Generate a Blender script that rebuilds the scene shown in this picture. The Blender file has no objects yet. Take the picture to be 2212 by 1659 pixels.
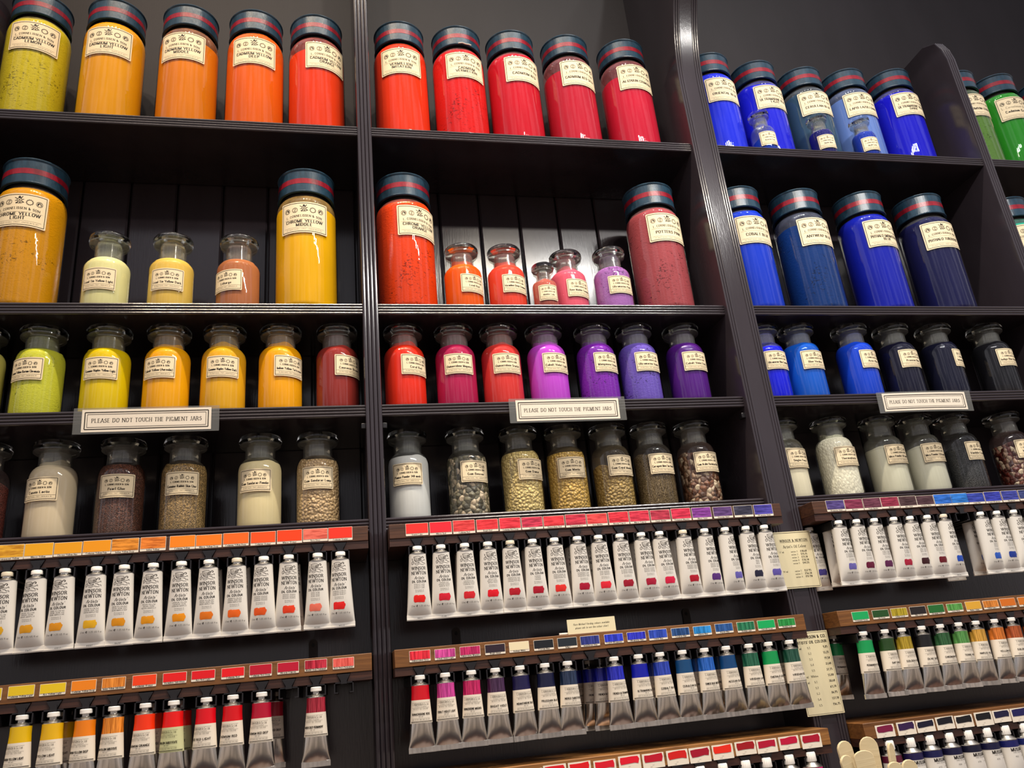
import bpy, math, random
from mathutils import Vector, Matrix
sc = bpy.context.scene
col = sc.collection
PI = math.pi
rnd = random.Random(7)

# ------------------------------------------------------------------ camera
# world: x to the right along the shelves, y into the wall, z up; z=0 is eye level
cd = bpy.data.cameras.new('camera'); cam = bpy.data.objects.new('camera', cd); col.objects.link(cam)
cd.sensor_width = 36.0; cd.lens = 1714.72*36.0/2212.0; cd.clip_start = .02
Rt = (0.97689224, -0.19231628, -0.0932523); Up = (0.01733555, -0.36357142, 0.93140501); Fw = (0.21302822, 0.91149891, 0.35183619)
cam.matrix_world = Matrix(((Rt[0], Up[0], -Fw[0], 0), (Rt[1], Up[1], -Fw[1], -1.2), (Rt[2], Up[2], -Fw[2], 0), (0, 0, 0, 1)))
sc.camera = cam
# ------------------------------------------------------------------ view and light
vs = sc.view_settings
vs.view_transform = 'Standard'; vs.look = 'None'; vs.gamma = 1; vs.use_curve_mapping = False; vs.exposure = 0.0
w = bpy.data.worlds.new('world'); sc.world = w; w.use_nodes = True
wn = w.node_tree; wb = wn.nodes['Background']; wb.inputs[1].default_value = .62
# the dim shop behind the camera: brown floor, grey walls, pale ceiling, bright noise patches added for metal reflections
wt = wn.nodes.new('ShaderNodeTexCoord'); wsx = wn.nodes.new('ShaderNodeSeparateXYZ'); wn.links.new(wt.outputs['Generated'], wsx.inputs[0])
wr_ = wn.nodes.new('ShaderNodeValToRGB'); wn.links.new(wsx.outputs['Z'], wr_.inputs[0])
wmr = wn.nodes.new('ShaderNodeMapRange'); wmr.inputs['From Min'].default_value = -1; wmr.inputs['From Max'].default_value = 1
wn.links.new(wsx.outputs['Z'], wmr.inputs['Value']); wn.links.new(wmr.outputs[0], wr_.inputs[0])
we = wr_.color_ramp.elements; we[0].position = .30; we[0].color = (.46, .34, .25, 1); we[1].position = .95; we[1].color = (.80, .78, .88, 1)
e_ = we.new(.48); e_.color = (.60, .48, .40, 1); e_ = we.new(.55); e_.color = (.82, .79, .84, 1)
wmp = wn.nodes.new('ShaderNodeMapping'); wmp.inputs['Scale'].default_value = (3.2, 3.2, .9); wn.links.new(wt.outputs['Generated'], wmp.inputs[0])
wno = wn.nodes.new('ShaderNodeTexNoise'); wno.inputs['Scale'].default_value = 1.6; wno.inputs['Detail'].default_value = 1; wn.links.new(wmp.outputs[0], wno.inputs['Vector'])
wm2 = wn.nodes.new('ShaderNodeMapRange'); wm2.inputs['From Min'].default_value = .40; wm2.inputs['From Max'].default_value = .62; wm2.inputs['To Min'].default_value = .5; wm2.inputs['To Max'].default_value = 1.6
wn.links.new(wno.outputs['Fac'], wm2.inputs['Value'])
wv = wn.nodes.new('ShaderNodeVectorMath'); wv.operation = 'SCALE'; wn.links.new(wr_.outputs[0], wv.inputs[0]); wn.links.new(wm2.outputs[0], wv.inputs['Scale'])
wn.links.new(wv.outputs[0], wb.inputs[0])
def lamp(x, y, z, power, colr, target, half=42, blend=.9, radius=.028):
    d = bpy.data.lights.new('ceiling_spot', 'SPOT'); d.energy = power; d.color = colr; d.shadow_soft_size = radius
    d.spot_size = math.radians(2*half); d.spot_blend = blend
    o = bpy.data.objects.new('ceiling_spot', d); col.objects.link(o); o.location = (x, y, z)
    o.rotation_euler = (Vector(target)-Vector((x, y, z))).to_track_quat('-Z', 'Y').to_euler()
WARM = (1, .81, .60); MID = (1, .90, .75); COOL = (.98, .95, .90)
for k in range(6):     # low track of halogen spots in front of the middle bay
    x = .50+.15*k
    lamp(x, -1.12-.02*(k % 2), 1.47, 12, MID if k < 2 else COOL, (x-.15, 0, .22), 52)
for k in range(4):     # high warm spots over the left bay
    x = -.75+.26*k
    lamp(x, -.84, 2.75, 68, WARM if k < 3 else MID, (x+.05, 0, -.15), 34)
for k in range(5):     # high spots over the middle and right bays
    lamp(.34+.30*k, -.85, 2.76, (66, 66, 60, 54, 50)[k], MID if k < 2 else COOL, (.36+.28*k, 0, -.15), 35)

# ------------------------------------------------------------------ materials
def s2l(c): return c/12.92 if c <= .04045 else ((c+.055)/1.055)**2.4
def hexc(h):
    h = h.lstrip('#'); return tuple(s2l(int(h[i:i+2], 16)/255) for i in (0, 2, 4))+(1,)
MC = {}
def new(name):
    m = bpy.data.materials.new(name); m.use_nodes = True
    nt = m.node_tree; return m, nt, nt.nodes['Principled BSDF']
def P(name, c, rough=.5, metal=0, coat=0, spec=.5, emis=None):
    if name in MC: return MC[name]
    m, nt, b = new(name)
    b.inputs['Base Color'].default_value = hexc(c) if isinstance(c, str) else tuple(c)+(1,)
    b.inputs['Roughness'].default_value = rough; b.inputs['Metallic'].default_value = metal
    b.inputs['Coat Weight'].default_value = coat; b.inputs['Coat Roughness'].default_value = .06
    b.inputs['Specular IOR Level'].default_value = spec
    MC[name] = m; return m
def N(nt, t, **k):
    n = nt.nodes.new(t)
    for a, b in k.items(): setattr(n, a, b)
    return n
def coords(nt, scale=(1, 1, 1), kind='Object'):
    tc = N(nt, 'ShaderNodeTexCoord'); mp = N(nt, 'ShaderNodeMapping'); mp.inputs['Scale'].default_value = scale
    nt.links.new(tc.outputs[kind], mp.inputs[0]); return mp.outputs[0]
def noise(nt, v, s, d=4, r=.55, dist=0):
    n = N(nt, 'ShaderNodeTexNoise'); n.inputs['Scale'].default_value = s; n.inputs['Detail'].default_value = d
    n.inputs['Roughness'].default_value = r; n.inputs['Distortion'].default_value = dist
    nt.links.new(v, n.inputs['Vector']); return n.outputs['Fac']
def ramp(nt, f, stops):
    r = N(nt, 'ShaderNodeValToRGB'); e = r.color_ramp.elements
    while len(e) < len(stops): e.new(.5)
    for q, (p, c) in zip(e, stops):
        q.position = p; q.color = c if len(c) == 4 else tuple(c)+(1,)
    nt.links.new(f, r.inputs[0]); return r.outputs[0]
def bump(nt, b, f, strength, dist=.002):
    bp = N(nt, 'ShaderNodeBump'); bp.inputs['Strength'].default_value = strength; bp.inputs['Distance'].default_value = dist
    nt.links.new(f, bp.inputs['Height']); nt.links.new(bp.outputs[0], b.inputs['Normal']); return bp

def black_paint(rough=.17, name='black_gloss_paint'):
    m, nt, b = new(name)
    v = coords(nt, (1, 1, .35))
    f = noise(nt, v, 14, 5)
    k = .86 if rough < .4 else .42
    c = ramp(nt, f, [(.3, (.033*k, .0255*k, .031*k)), (.7, (.043*k, .034*k, .041*k))]); nt.links.new(c, b.inputs['Base Color'])
    b.inputs['Roughness'].default_value = rough
    b.inputs['Specular IOR Level'].default_value = .55 if rough < .4 else .16
    v2 = coords(nt, (1, 1, .09))
    bump(nt, b, noise(nt, v2, 420, 3), .16, .0006)
    return m
def wood(name, c1, c2, rough=.45):
    m, nt, b = new(name)
    v = coords(nt, (.6, 3, 9)); f = noise(nt, v, 18, 6, .6, 1.2)
    nt.links.new(ramp(nt, f, [(.3, hexc(c1)), (.7, hexc(c2))]), b.inputs['Base Color'])
    b.inputs['Roughness'].default_value = rough; bump(nt, b, f, .25, .001); return m
def thin_glass(name, tint=(.99, .99, .985), edge=(.66, .70, .65), rough=.02, haze=0):
    m, nt, b = new(name); nt.nodes.remove(b); out = nt.nodes['Material Output']
    lw = N(nt, 'ShaderNodeLayerWeight'); lw.inputs[0].default_value = .35
    tr = N(nt, 'ShaderNodeBsdfTransparent'); gl = N(nt, 'ShaderNodeBsdfGlossy'); gl.inputs['Roughness'].default_value = rough
    gl.inputs['Color'].default_value = (1, 1, 1, 1)
    cr = ramp(nt, lw.outputs['Facing'], [(.62, tint), (1, edge)]); nt.links.new(cr, tr.inputs[0])
    fr = N(nt, 'ShaderNodeFresnel'); geo = N(nt, 'ShaderNodeNewGeometry')
    ior = N(nt, 'ShaderNodeMapRange'); ior.inputs['To Min'].default_value = 1.5; ior.inputs['To Max'].default_value = 1/1.5   # a thin sheet reflects alike from both sides
    nt.links.new(geo.outputs['Backfacing'], ior.inputs['Value']); nt.links.new(ior.outputs[0], fr.inputs[0])
    f = coords(nt); bp = N(nt, 'ShaderNodeBump'); bp.inputs['Strength'].default_value = .2; bp.inputs['Distance'].default_value = .0015
    nt.links.new(noise(nt, f, 38, 2), bp.inputs['Height'])
    nt.links.new(bp.outputs[0], gl.inputs['Normal']); nt.links.new(bp.outputs[0], fr.inputs['Normal'])
    mx = N(nt, 'ShaderNodeMixShader'); nt.links.new(fr.outputs[0], mx.inputs[0]); nt.links.new(tr.outputs[0], mx.inputs[1]); nt.links.new(gl.outputs[0], mx.inputs[2])
    last = mx.outputs[0]
    if haze:
        df = N(nt, 'ShaderNodeBsdfDiffuse'); df.inputs[0].default_value = (.62, .62, .58, 1)
        m2 = N(nt, 'ShaderNodeMixShader'); m2.inputs[0].default_value = haze
        nt.links.new(last, m2.inputs[1]); nt.links.new(df.outputs[0], m2.inputs[2]); last = m2.outputs[0]
    nt.links.new(last, out.inputs[0]); return m
def lid_paint():
    out = []
    for nm, c, c2 in (('blue_lid_paint', '#284457', '#1b303f'), ('red_band_paint', '#96172a', '#701420')):
        m, nt, b = new(nm); v = coords(nt, (1, 1, .5))
        nt.links.new(ramp(nt, noise(nt, v, 60, 5), [(.35, hexc(c2)), (.6, hexc(c))]), b.inputs['Base Color'])
        b.inputs['Roughness'].default_value = .28; bump(nt, b, noise(nt, coords(nt, (1, 1, .25)), 260, 3), .35, .0008); out.append(m)
    return out
def pigment(idn, c, kind):
    m, nt, b = new('pigment_'+idn); b.inputs['Roughness'].default_value = .9; b.inputs['Specular IOR Level'].default_value = .1
    hc = hexc(c); gain = .98 if min(hc[:3]) > .2 else .90 if hc[1] > .35 else .80
    C = tuple(min(.97, q*gain) for q in hc[:3])+(1,); dk = tuple(q*.30 for q in C[:3])+(1,); lt = tuple(min(1, q*1.25+.015) for q in C[:3])+(1,); md = tuple(q*.93 for q in C[:3])+(1,)
    L = nt.links
    def mixc(f, a, bb):
        x = N(nt, 'ShaderNodeMix', data_type='RGBA'); L.new(f, x.inputs[0])
        for i, q in ((6, a), (7, bb)):
            if isinstance(q, tuple): x.inputs[i].default_value = q
            else: L.new(q, x.inputs[i])
        return x.outputs[2]
    v0 = coords(nt, (1, 1, .6)); v0.node.inputs['Location'].default_value = (len(idn)*3.1+int(''.join(ch for ch in idn if ch.isdigit()))*1.7+ord(idn[0]), 5, 1)
    big = noise(nt, v0, 22, 3)
    base = ramp(nt, big, [(.35, md), (.65, C)])
    if kind == 'p':
        colr = base
    elif kind in 'sc':
        sp = noise(nt, coords(nt, (1, 1, 1.5)), 190 if kind == 's' else 120, 6, .7, .5 if kind == 's' else 2.2)
        rg = noise(nt, coords(nt), 16, 2)
        a = N(nt, 'ShaderNodeMath', operation='MULTIPLY_ADD'); L.new(rg, a.inputs[0]); a.inputs[1].default_value = .55; L.new(sp, a.inputs[2])
        f = ramp(nt, a.outputs[0], [(.615 if kind == 's' else .60, (1, 1, 1)), (.665 if kind == 's' else .66, (0, 0, 0))])
        colr = mixc(f, base, dk); bump(nt, b, a.outputs[0], .5, .002)
    elif kind in 'glwx':
        sc_ = dict(g=820, l=205, w=300, x=125)[kind]
        v = coords(nt, (1, 1, 1) if kind != 'w' else (1, 1, .55))
        nn = N(nt, 'ShaderNodeTexNoise'); nn.inputs['Scale'].default_value = sc_*.55; nn.inputs['Detail'].default_value = 3; L.new(v, nn.inputs['Vector'])
        va = N(nt, 'ShaderNodeVectorMath', operation='MULTIPLY_ADD'); L.new(nn.outputs['Color'], va.inputs[0]); va.inputs[1].default_value = (1.1/sc_,)*3; L.new(v, va.inputs[2]); v = va.outputs[0]
        vo = N(nt, 'ShaderNodeTexVoronoi'); vo.inputs['Scale'].default_value = sc_; L.new(v, vo.inputs['Vector'])
        v2 = N(nt, 'ShaderNodeTexVoronoi', feature='DISTANCE_TO_EDGE'); v2.inputs['Scale'].default_value = sc_; L.new(v, v2.inputs['Vector'])
        sep = N(nt, 'ShaderNodeSeparateColor'); L.new(vo.outputs['Color'], sep.inputs[0])
        if kind == 'x': stops = [(.1, dk), (.45, md), (.9, (.62, .50, .34, 1))]
        elif kind == 'g': stops = [(.1, dk), (.5, C), (.95, tuple(min(1, q*2.2+.03) for q in C[:3])+(1,))]
        elif kind == 'w': stops = [(0, C), (1, lt)]
        else: stops = [(0, md), (.6, C), (1, lt)]
        cc = ramp(nt, sep.outputs[0], stops)
        ed = ramp(nt, v2.outputs['Distance'], [(0, (1, 1, 1)), (.10, (0, 0, 0))])
        colr = mixc(ed, cc, tuple(q*(.55 if kind == 'l' else .4 if kind == 'x' else .6 if kind == 'g' else .86) for q in C[:3])+(1,))
        iv = N(nt, 'ShaderNodeMath', operation='SUBTRACT'); iv.inputs[0].default_value = 1; L.new(vo.outputs['Distance'], iv.inputs[1])
        bump(nt, b, iv.outputs[0], .7 if kind != 'w' else .45, .006 if kind in 'lx' else .002)
        if kind in 'glx': b.inputs['Roughness'].default_value = .5; b.inputs['Specular IOR Level'].default_value = .5
    else:   # m: shredded moss
        f = noise(nt, coords(nt, (1, 1, 1)), 170, 5, .75, 4.5)
        colr = ramp(nt, f, [(.36, (.02, .014, .008)), (.5, C), (.66, (.62, .48, .27))]); bump(nt, b, f, .9, .004)
    L.new(colr, b.inputs['Base Color']); return m
def swatch_mat(c, streak=0):
    k = 'swatch'+c+str(streak)
    if k in MC: return MC[k]
    m, nt, b = new(k); C = hexc(c); b.inputs['Roughness'].default_value = .38
    if streak:
        v = coords(nt, (9, 1, .5) if streak == 1 else (.6, 1, 5)); f = noise(nt, v, 70 if streak == 1 else 110, 3)
        nt.links.new(ramp(nt, f, [(.38, tuple(q*.62 for q in C[:3])), (.62, tuple(min(1, q*1.35+.03) for q in C[:3]))]), b.inputs['Base Color'])
    else: b.inputs['Base Color'].default_value = C
    MC[k] = m; return m
def metal(name, c, rough, bs):
    m, nt, b = new(name); b.inputs['Base Color'].default_value = hexc(c); b.inputs['Metallic'].default_value = 1; b.inputs['Roughness'].default_value = rough
    bump(nt, b, noise(nt, coords(nt, (1.6, 1.6, .14)), 48, 1), bs, .004); return m
BLACK = black_paint(); FRIEZE = black_paint(.6, 'worn_black_paint')  # upper panel: matte, darker copy of the black, toned down against lamp glare
GLASS = thin_glass('jar_glass'); NECKG = thin_glass('ground_neck_glass', (.80, .82, .79), (.5, .54, .5), .08, .10)
def stopper_glass():
    m, nt, b = new('stopper_glass'); b.inputs['Transmission Weight'].default_value = 1; b.inputs['IOR'].default_value = 1.46
    b.inputs['Roughness'].default_value = .05; b.inputs['Base Color'].default_value = (.95, .96, .93, 1)
    bump(nt, b, noise(nt, coords(nt), 60, 2), .2, .002); return m
STOP = stopper_glass()
LIDB, LIDR = lid_paint()
PAPER = P('cream_paper', '#ecd9b4', .75); PAPERW = P('white_paper', '#eee2cf', .7); INK = P('printing_ink', '#241f1c', .6, spec=.2); INKG = P('grey_ink', '#6a6156', .6, spec=.2)
OAK = wood('oak_strip', '#8a5a2c', '#5f3a1a'); WAL = wood('walnut_strip', '#5d3a26', '#3b2318'); SLOT = wood('slot_wood', '#4a2a1e', '#2c1813')  # one oak: the upper racks' dimmer light is put into a darker copy
OAKR = wood('golden_oak_board', '#a9743c', '#6f451f')  # brighter oak copy, the bottom rack's light put into its colour
PLAST = P('black_plastic', '#1b191c', .33); CAPW = P('white_cap', '#f8f3ea', .35); CAPG = P('cream_cap', '#d8ccb4', .4)
TUBEW = P('white_tube_enamel', '#e6e0d6', .33, .0, .3)
ALU = metal('bare_aluminium', '#dedbd6', .24, .42); ALUS = metal('tube_shoulder_metal', '#c9c5be', .3, .1)
CARD = P('price_card_paper', '#e9dcb4', .7)
LAM = thin_glass('laminate_film', (.86, .86, .84), (.7, .7, .7), .12, .10)
BAMB = wood('pale_spatula_wood', '#dccaa2', '#c9b58c', .55); CROCK = P('dark_stoneware', '#2a2623', .3)
WHITE = P('white_scratch', '#f0f0f0', .5)

# ------------------------------------------------------------------ mesh builder
class MB:
    def __init__(s): s.v = []; s.f = []; s.m = []; s.s = []
    def add(s, vs_, fs, mat=0, smooth=False):
        o = len(s.v); s.v += vs_
        for f in fs: s.f.append(tuple(i+o for i in f)); s.m.append(mat); s.s.append(smooth)
    def box(s, x0, x1, y0, y1, z0, z1, mat=0):
        s.add([(x, y, z) for z in (z0, z1) for y in (y0, y1) for x in (x0, x1)],
              [(0, 2, 3, 1), (4, 5, 7, 6), (0, 1, 5, 4), (2, 6, 7, 3), (0, 4, 6, 2), (1, 3, 7, 5)], mat)
    def lathe(s, prof, seg=40, mat=0, cap=(False, False), cx=0, cy=0, mats=None, wob=None):
        n = len(prof); vs_ = []
        for (r, z) in prof:
            for i in range(seg):
                a = 2*PI*i/seg; q = r*(1 if not wob else wob(a, z))
                vs_.append((cx+q*math.cos(a), cy+q*math.sin(a), z))
        o = len(s.v); s.v += vs_
        for k in range(n-1):
            for i in range(seg):
                j = (i+1) % seg
                s.f.append((o+k*seg+i, o+k*seg+j, o+(k+1)*seg+j, o+(k+1)*seg+i)); s.m.append(mats[k] if mats else mat); s.s.append(True)
        if cap[0]: s.f.append(tuple(o+i for i in reversed(range(seg)))); s.m.append(mats[0] if mats else mat); s.s.append(False)
        if cap[1]: s.f.append(tuple(o+(n-1)*seg+i for i in range(seg))); s.m.append(mats[-1] if mats else mat); s.s.append(False)
    def sweep(s, rings, mat=0, smooth=True, caps=True):
        n = len(rings[0]); o = len(s.v)
        for r in rings: s.v += list(r)
        for k in range(len(rings)-1):
            for i in range(n):
                j = (i+1) % n
                s.f.append((o+k*n+i, o+k*n+j, o+(k+1)*n+j, o+(k+1)*n+i)); s.m.append(mat); s.s.append(smooth)
        if caps:
            s.f.append(tuple(o+i for i in reversed(range(n)))); s.m.append(mat); s.s.append(False)
            s.f.append(tuple(o+(len(rings)-1)*n+i for i in range(n))); s.m.append(mat); s.s.append(False)
    def build(s, name, mats, parent=None, loc=None, bevel=0, angle=40):
        me = bpy.data.meshes.new(name); me.from_pydata(s.v, [], s.f)
        for m in (mats if isinstance(mats, (list, tuple)) else [mats]): me.materials.append(m)
        me.polygons.foreach_set('material_index', s.m); me.polygons.foreach_set('use_smooth', s.s)
        me.update()
        try: me.set_sharp_from_angle(angle=math.radians(angle))
        except Exception: pass
        o = bpy.data.objects.new(name, me); col.objects.link(o)
        if parent: o.parent = parent
        if loc: o.location = loc
        if bevel:
            b = o.modifiers.new('bevel', 'BEVEL'); b.width = bevel; b.segments = 2; b.limit_method = 'ANGLE'
        return o
def tag(o, label=None, cat=None, group=None, kind=None):
    for k, v in (('label', label), ('category', cat), ('group', group), ('kind', kind)):
        if v: o[k] = v
    return o
def empty(name, loc, rz=0, label=None, cat=None, group=None):
    o = bpy.data.objects.new(name, None); col.objects.link(o); o.location = loc; o.rotation_euler = (0, 0, rz); o.empty_display_size = .02
    return tag(o, label, cat, group)

# ------------------------------------------------------------------ lettering: pen strokes on a 10-high grid
G = {'A': (8, '004a 4a80 2363'), 'B': (8, '101a ~1a4a68664515 ~1555737250'.replace('50', '5010')), 'C': (8, '~78694a2a181512204060 73'.replace(' 73', '72')),
'D': (9, '101a ~1a5a78827350 5010'.replace('7350 5010', '73624010')), 'E': (7, '101a 1a6a 1555 1060'), 'F': (7, '101a 1a6a 1555'),
'G': (9, '~78694a2a17142150627 '.replace('150627 ', '14060 ')+'7074 5474'), 'H': (8, '101a 707a 1575'), 'I': (3, '202a'), 'J': (5, '3a32 ~3221100 '.replace('100 ', '1001')),
'K': (8, '101a 147a 4670'), 'L': (7, '101a 1060'), 'M': (10, '101a 1a50 509a 909a'), 'N': (9, '101a 1a80 808a'), 'O': (9, '~5a3a18123050728879 5a'.replace(' 5a', '5a')),
'P': (7, '101a ~1a5a68665515'.replace('68665515', '68674515')), 'Q': (9, '~5a3a181230507288795a 5392'), 'R': (8, '101a ~1a4a68664515 4570'), 'S': (7, '~68594a2917264564624020 12'.replace(' 12', '12')),
'T': (8, '404a 0a8a'), 'U': (8, '~1a14215061747a'), 'V': (8, '0a40 408a'), 'W': (12, '0a30 306a 6a90 90ca'), 'X': (8, '0a80 008a'), 'Y': (8, '0a45 8a45 4540'), 'Z': (7, '0a7a 7a00 0070'),
'&': (9, '~8562302112355748492a18344380'), 'a': (6, '~1536465450 ~534322113051'.replace('~5343', '~5444')), 'b': (6, '101a ~1436554130 10'.replace(' 10', '11')), 'c': (6, '~5446361412305 1'.replace(' ', '')),
'd': (6, '505a ~5436141230 52'.replace(' 52', '52')), 'e': (6, '1353 ~535536141230 51'.replace(' 51', '51')), 'f': (4, '~493a282420 0646'), 'g': (6, '~36143254365 6 ~2211405x3x1y20'.replace('5 6 ', ' ').replace('5x', '5y')),
'h': (6, '101a ~1436555350'), 'i': (2, '1016 1819'), 'j': (3, '~26212x0x 2829'), 'k': (6, '101a 1346 3450'), 'l': (2, '101a'), 'm': (9, '1016 ~1436454340 ~4466857380'), 'n': (6, '1016 ~1436555350'),
'o': (6, '~361412305254 36'.replace(' 36', '36')), 'p': (6, '1x16 ~1436554130 11'.replace(' 11', '11')), 'q': (6, '5x56 ~543614123052'), 'r': (5, '1016 ~143646'), 's': (5, '~45261513344230 11'.replace('30 11', '2011')),
't': (4, '~29212040'.replace('2040', '3041')+' 0646'), 'u': (6, '~1612213052 5056'), 'v': (6, '0630 3066'), 'w': (9, '0620 2046 4670 7096'), 'x': (6, '0660 0066'), 'y': (6, '0630 ~66301x0x'), 'z': (6, '0656 5600 0050'),
'0': (7, '~4a28223052586a4a'.replace('586a', '58')), '1': (5, '303a 183a'), '2': (7, '~18294a58554 210 1060'.replace(' 210', '3210')), '3': (7, '~195a58353553624010'.replace('3535', '45')+'11'), '4': (7, '505a 5a03 0373'), '5': (7, '1a6a 1a16 ~1646634010'),
'6': (7, '~5a2714204052455 14'.replace('5 14', '14')), '7': (7, '1a6a 6a20'), '8': (7, '~4a28356240205 14 '.replace('205 14 ', '2012355848 4a'.replace('48 ', ''))), '9': (7, '~2040585a2a175557'), '.': (2, '1011'), ',': (2, '111y'), "'": (2, '1a18'), '-': (5, '1444'),
'(': (4, '~3b18122y'.replace('3b', '3a')), ')': (4, '~1a38321y'), '£': (7, '~68594a2a263021 10 1555 1060'.replace(' 10 ', '10 ')), '/': (5, '003a'), ':': (2, '1112 1516'), '*': (4, '2549 4529'), 'e_': (8, '')}
CH = {c: i for i, c in enumerate('0123456789abcdef')}; CH.update(x=-3, y=-2, z=-1)
def parse(spec):
    out = []
    for t in spec.split():
        sm = t[0] == '~'; t = t.lstrip('~')
        if len(t) % 2: t = t[:-1]
        pts = [(CH[t[i]] if t[i] not in 'abc' or True else 0, CH[t[i+1]]) for i in range(0, len(t), 2)]
        if len(pts) > 1: out.append((sm, pts))
    return out
GL = {c: (w_, parse(sp)) for c, (w_, sp) in G.items() if len(c) == 1}
def catmull(p, n=3):
    closed = p[0] == p[-1]; out = []
    for i in range(len(p)-1):
        a = p[i-1] if i > 0 else (p[-2] if closed else p[0]); b = p[i]; c = p[i+1]; d = p[i+2] if i+2 < len(p) else (p[1] if closed else p[-1])
        for k in range(n):
            t = k/n
            out.append(tuple(.5*((2*b[j])+(-a[j]+c[j])*t+(2*a[j]-5*b[j]+4*c[j]-d[j])*t*t+(-a[j]+3*b[j]-3*c[j]+d[j])*t*t*t) for j in (0, 1)))
    out.append(p[-1]); return out
def pen(mb, pts, fmap, thick, thin, mat, lift):
    """ribbon along 2-D points; broad where the stroke runs down, fine where it runs across"""
    L = []; R = []
    for i, p in enumerate(pts):
        a = pts[max(0, i-1)]; b = pts[min(len(pts)-1, i+1)]
        dx, dy = b[0]-a[0], b[1]-a[1]; l = math.hypot(dx, dy) or 1e-9
        wd = .5*(thin+(thick-thin)*abs(dy)/l)
        nx, ny = -dy/l*wd, dx/l*wd
        L.append(fmap(p[0]+nx, p[1]+ny, lift)); R.append(fmap(p[0]-nx, p[1]-ny, lift))
    n = len(pts); mb.add(L+R, [(i, n+i, n+i+1, i+1) for i in range(n-1)], mat)
STY = {'serif': (.19, .09, 1, 0), 'bold': (.25, .11, 1, 0), 'sans': (.11, .10, 0, 0), 'black': (.24, .20, 0, 0), 'ital': (.14, .05, 0, .28), 'fine': (.10, .06, 0, 0), 'light': (.14, .07, 1, 0)}
def twidth(t, h):
    return sum((GL[c][0] if c in GL else 4)+1.5 for c in t)*h/10
def text(mb, t, u, v, h, fmap, mat=1, sty='serif', align='c', fit=None, lift=.00025, arch=0, n=3):
    tk, tn, ser, sh = STY[sty]; W = twidth(t, h); sx = 1.0
    if fit and W > fit: sx = fit/W
    W *= sx; x = u-W/2 if align == 'c' else (u if align == 'l' else u-W)
    for c in t:
        if c not in GL: x += (4+1.5)*h/10*sx; continue
        gw, st = GL[c]; x0 = x+.75*h/10*sx
        vo = v+(arch*(1-((x0+gw*h/20-u)/(W/2))**2) if arch else 0)
        def X(p): return (x0+(p[0]*sx+p[1]*sh)*h/10, vo+p[1]*h/10)
        for sm, pts in st:
            q = catmull(pts, n) if sm and len(pts) > 2 else pts
            pen(mb, [X(p) for p in q], fmap, tk*h*(.6+.4*sx), tn*h, mat, lift)
            if ser:
                for e, o_ in ((pts[0], pts[1]), (pts[-1], pts[-2])):
                    if abs(e[1]-o_[1]) > 1.2*abs(e[0]-o_[0]) and e[1] in (0, 10, 6, -3) and not (sm and e[1] == 6 and c in 'hmn'):
                        pen(mb, [X((e[0]-1.6, e[1])), X((e[0]+1.6, e[1]))], fmap, .09*h, .09*h, mat, lift)
        x += (gw+1.5)*h/10*sx
def line(mb, u0, v0, u1, v1, wd, fmap, mat=1, lift=.00025):
    n = max(1, int(abs(u1-u0)/.004)); l = math.hypot(u1-u0, v1-v0); nx, ny = -(v1-v0)/l*wd/2, (u1-u0)/l*wd/2
    A = []; B = []
    for i in range(n+1):
        t = i/n; x, y = u0+(u1-u0)*t, v0+(v1-v0)*t
        A.append(fmap(x+nx, y+ny, lift)); B.append(fmap(x-nx, y-ny, lift))
    mb.add(A+B, [(i, n+1+i, n+2+i, i+1) for i in range(n)], mat)
def frame(mb, u0, v0, u1, v1, wd, fmap, mat=1, lift=.00025):
    line(mb, u0, v0, u1, v0, wd, fmap, mat, lift); line(mb, u0, v1, u1, v1, wd, fmap, mat, lift)
    line(mb, u0, v0, u0, v1, wd, fmap, mat, lift); line(mb, u1, v0, u1, v1, wd, fmap, mat, lift)
def ring(mb, u, v, r, wd, fmap, mat=1, seg=18, lift=.00025):
    A = []; B = []
    for i in range(seg):
        a = 2*PI*i/seg; A.append(fmap(u+(r+wd/2)*math.cos(a), v+(r+wd/2)*math.sin(a), lift)); B.append(fmap(u+(r-wd/2)*math.cos(a), v+(r-wd/2)*math.sin(a), lift))
    mb.add(A+B, [(i, (i+1) % seg, seg+(i+1) % seg, seg+i) for i in range(seg)], mat)
def blob(mb, pts, fmap, mat, lift=.0002, rings=1):
    cx = sum(p[0] for p in pts)/len(pts); cy = sum(p[1] for p in pts)/len(pts); n = len(pts)
    V = [fmap(cx, cy, lift)]; F = [(0, 1+i, 1+(i+1) % n) for i in range(n)]
    for k in range(1, rings+1):
        V += [fmap(cx+(p[0]-cx)*k/rings, cy+(p[1]-cy)*k/rings, lift) for p in pts]
        if k > 1: F += [(1+(k-2)*n+i, 1+(k-1)*n+i, 1+(k-1)*n+(i+1) % n, 1+(k-2)*n+(i+1) % n) for i in range(n)]
    mb.add(V, F, mat)
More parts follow.
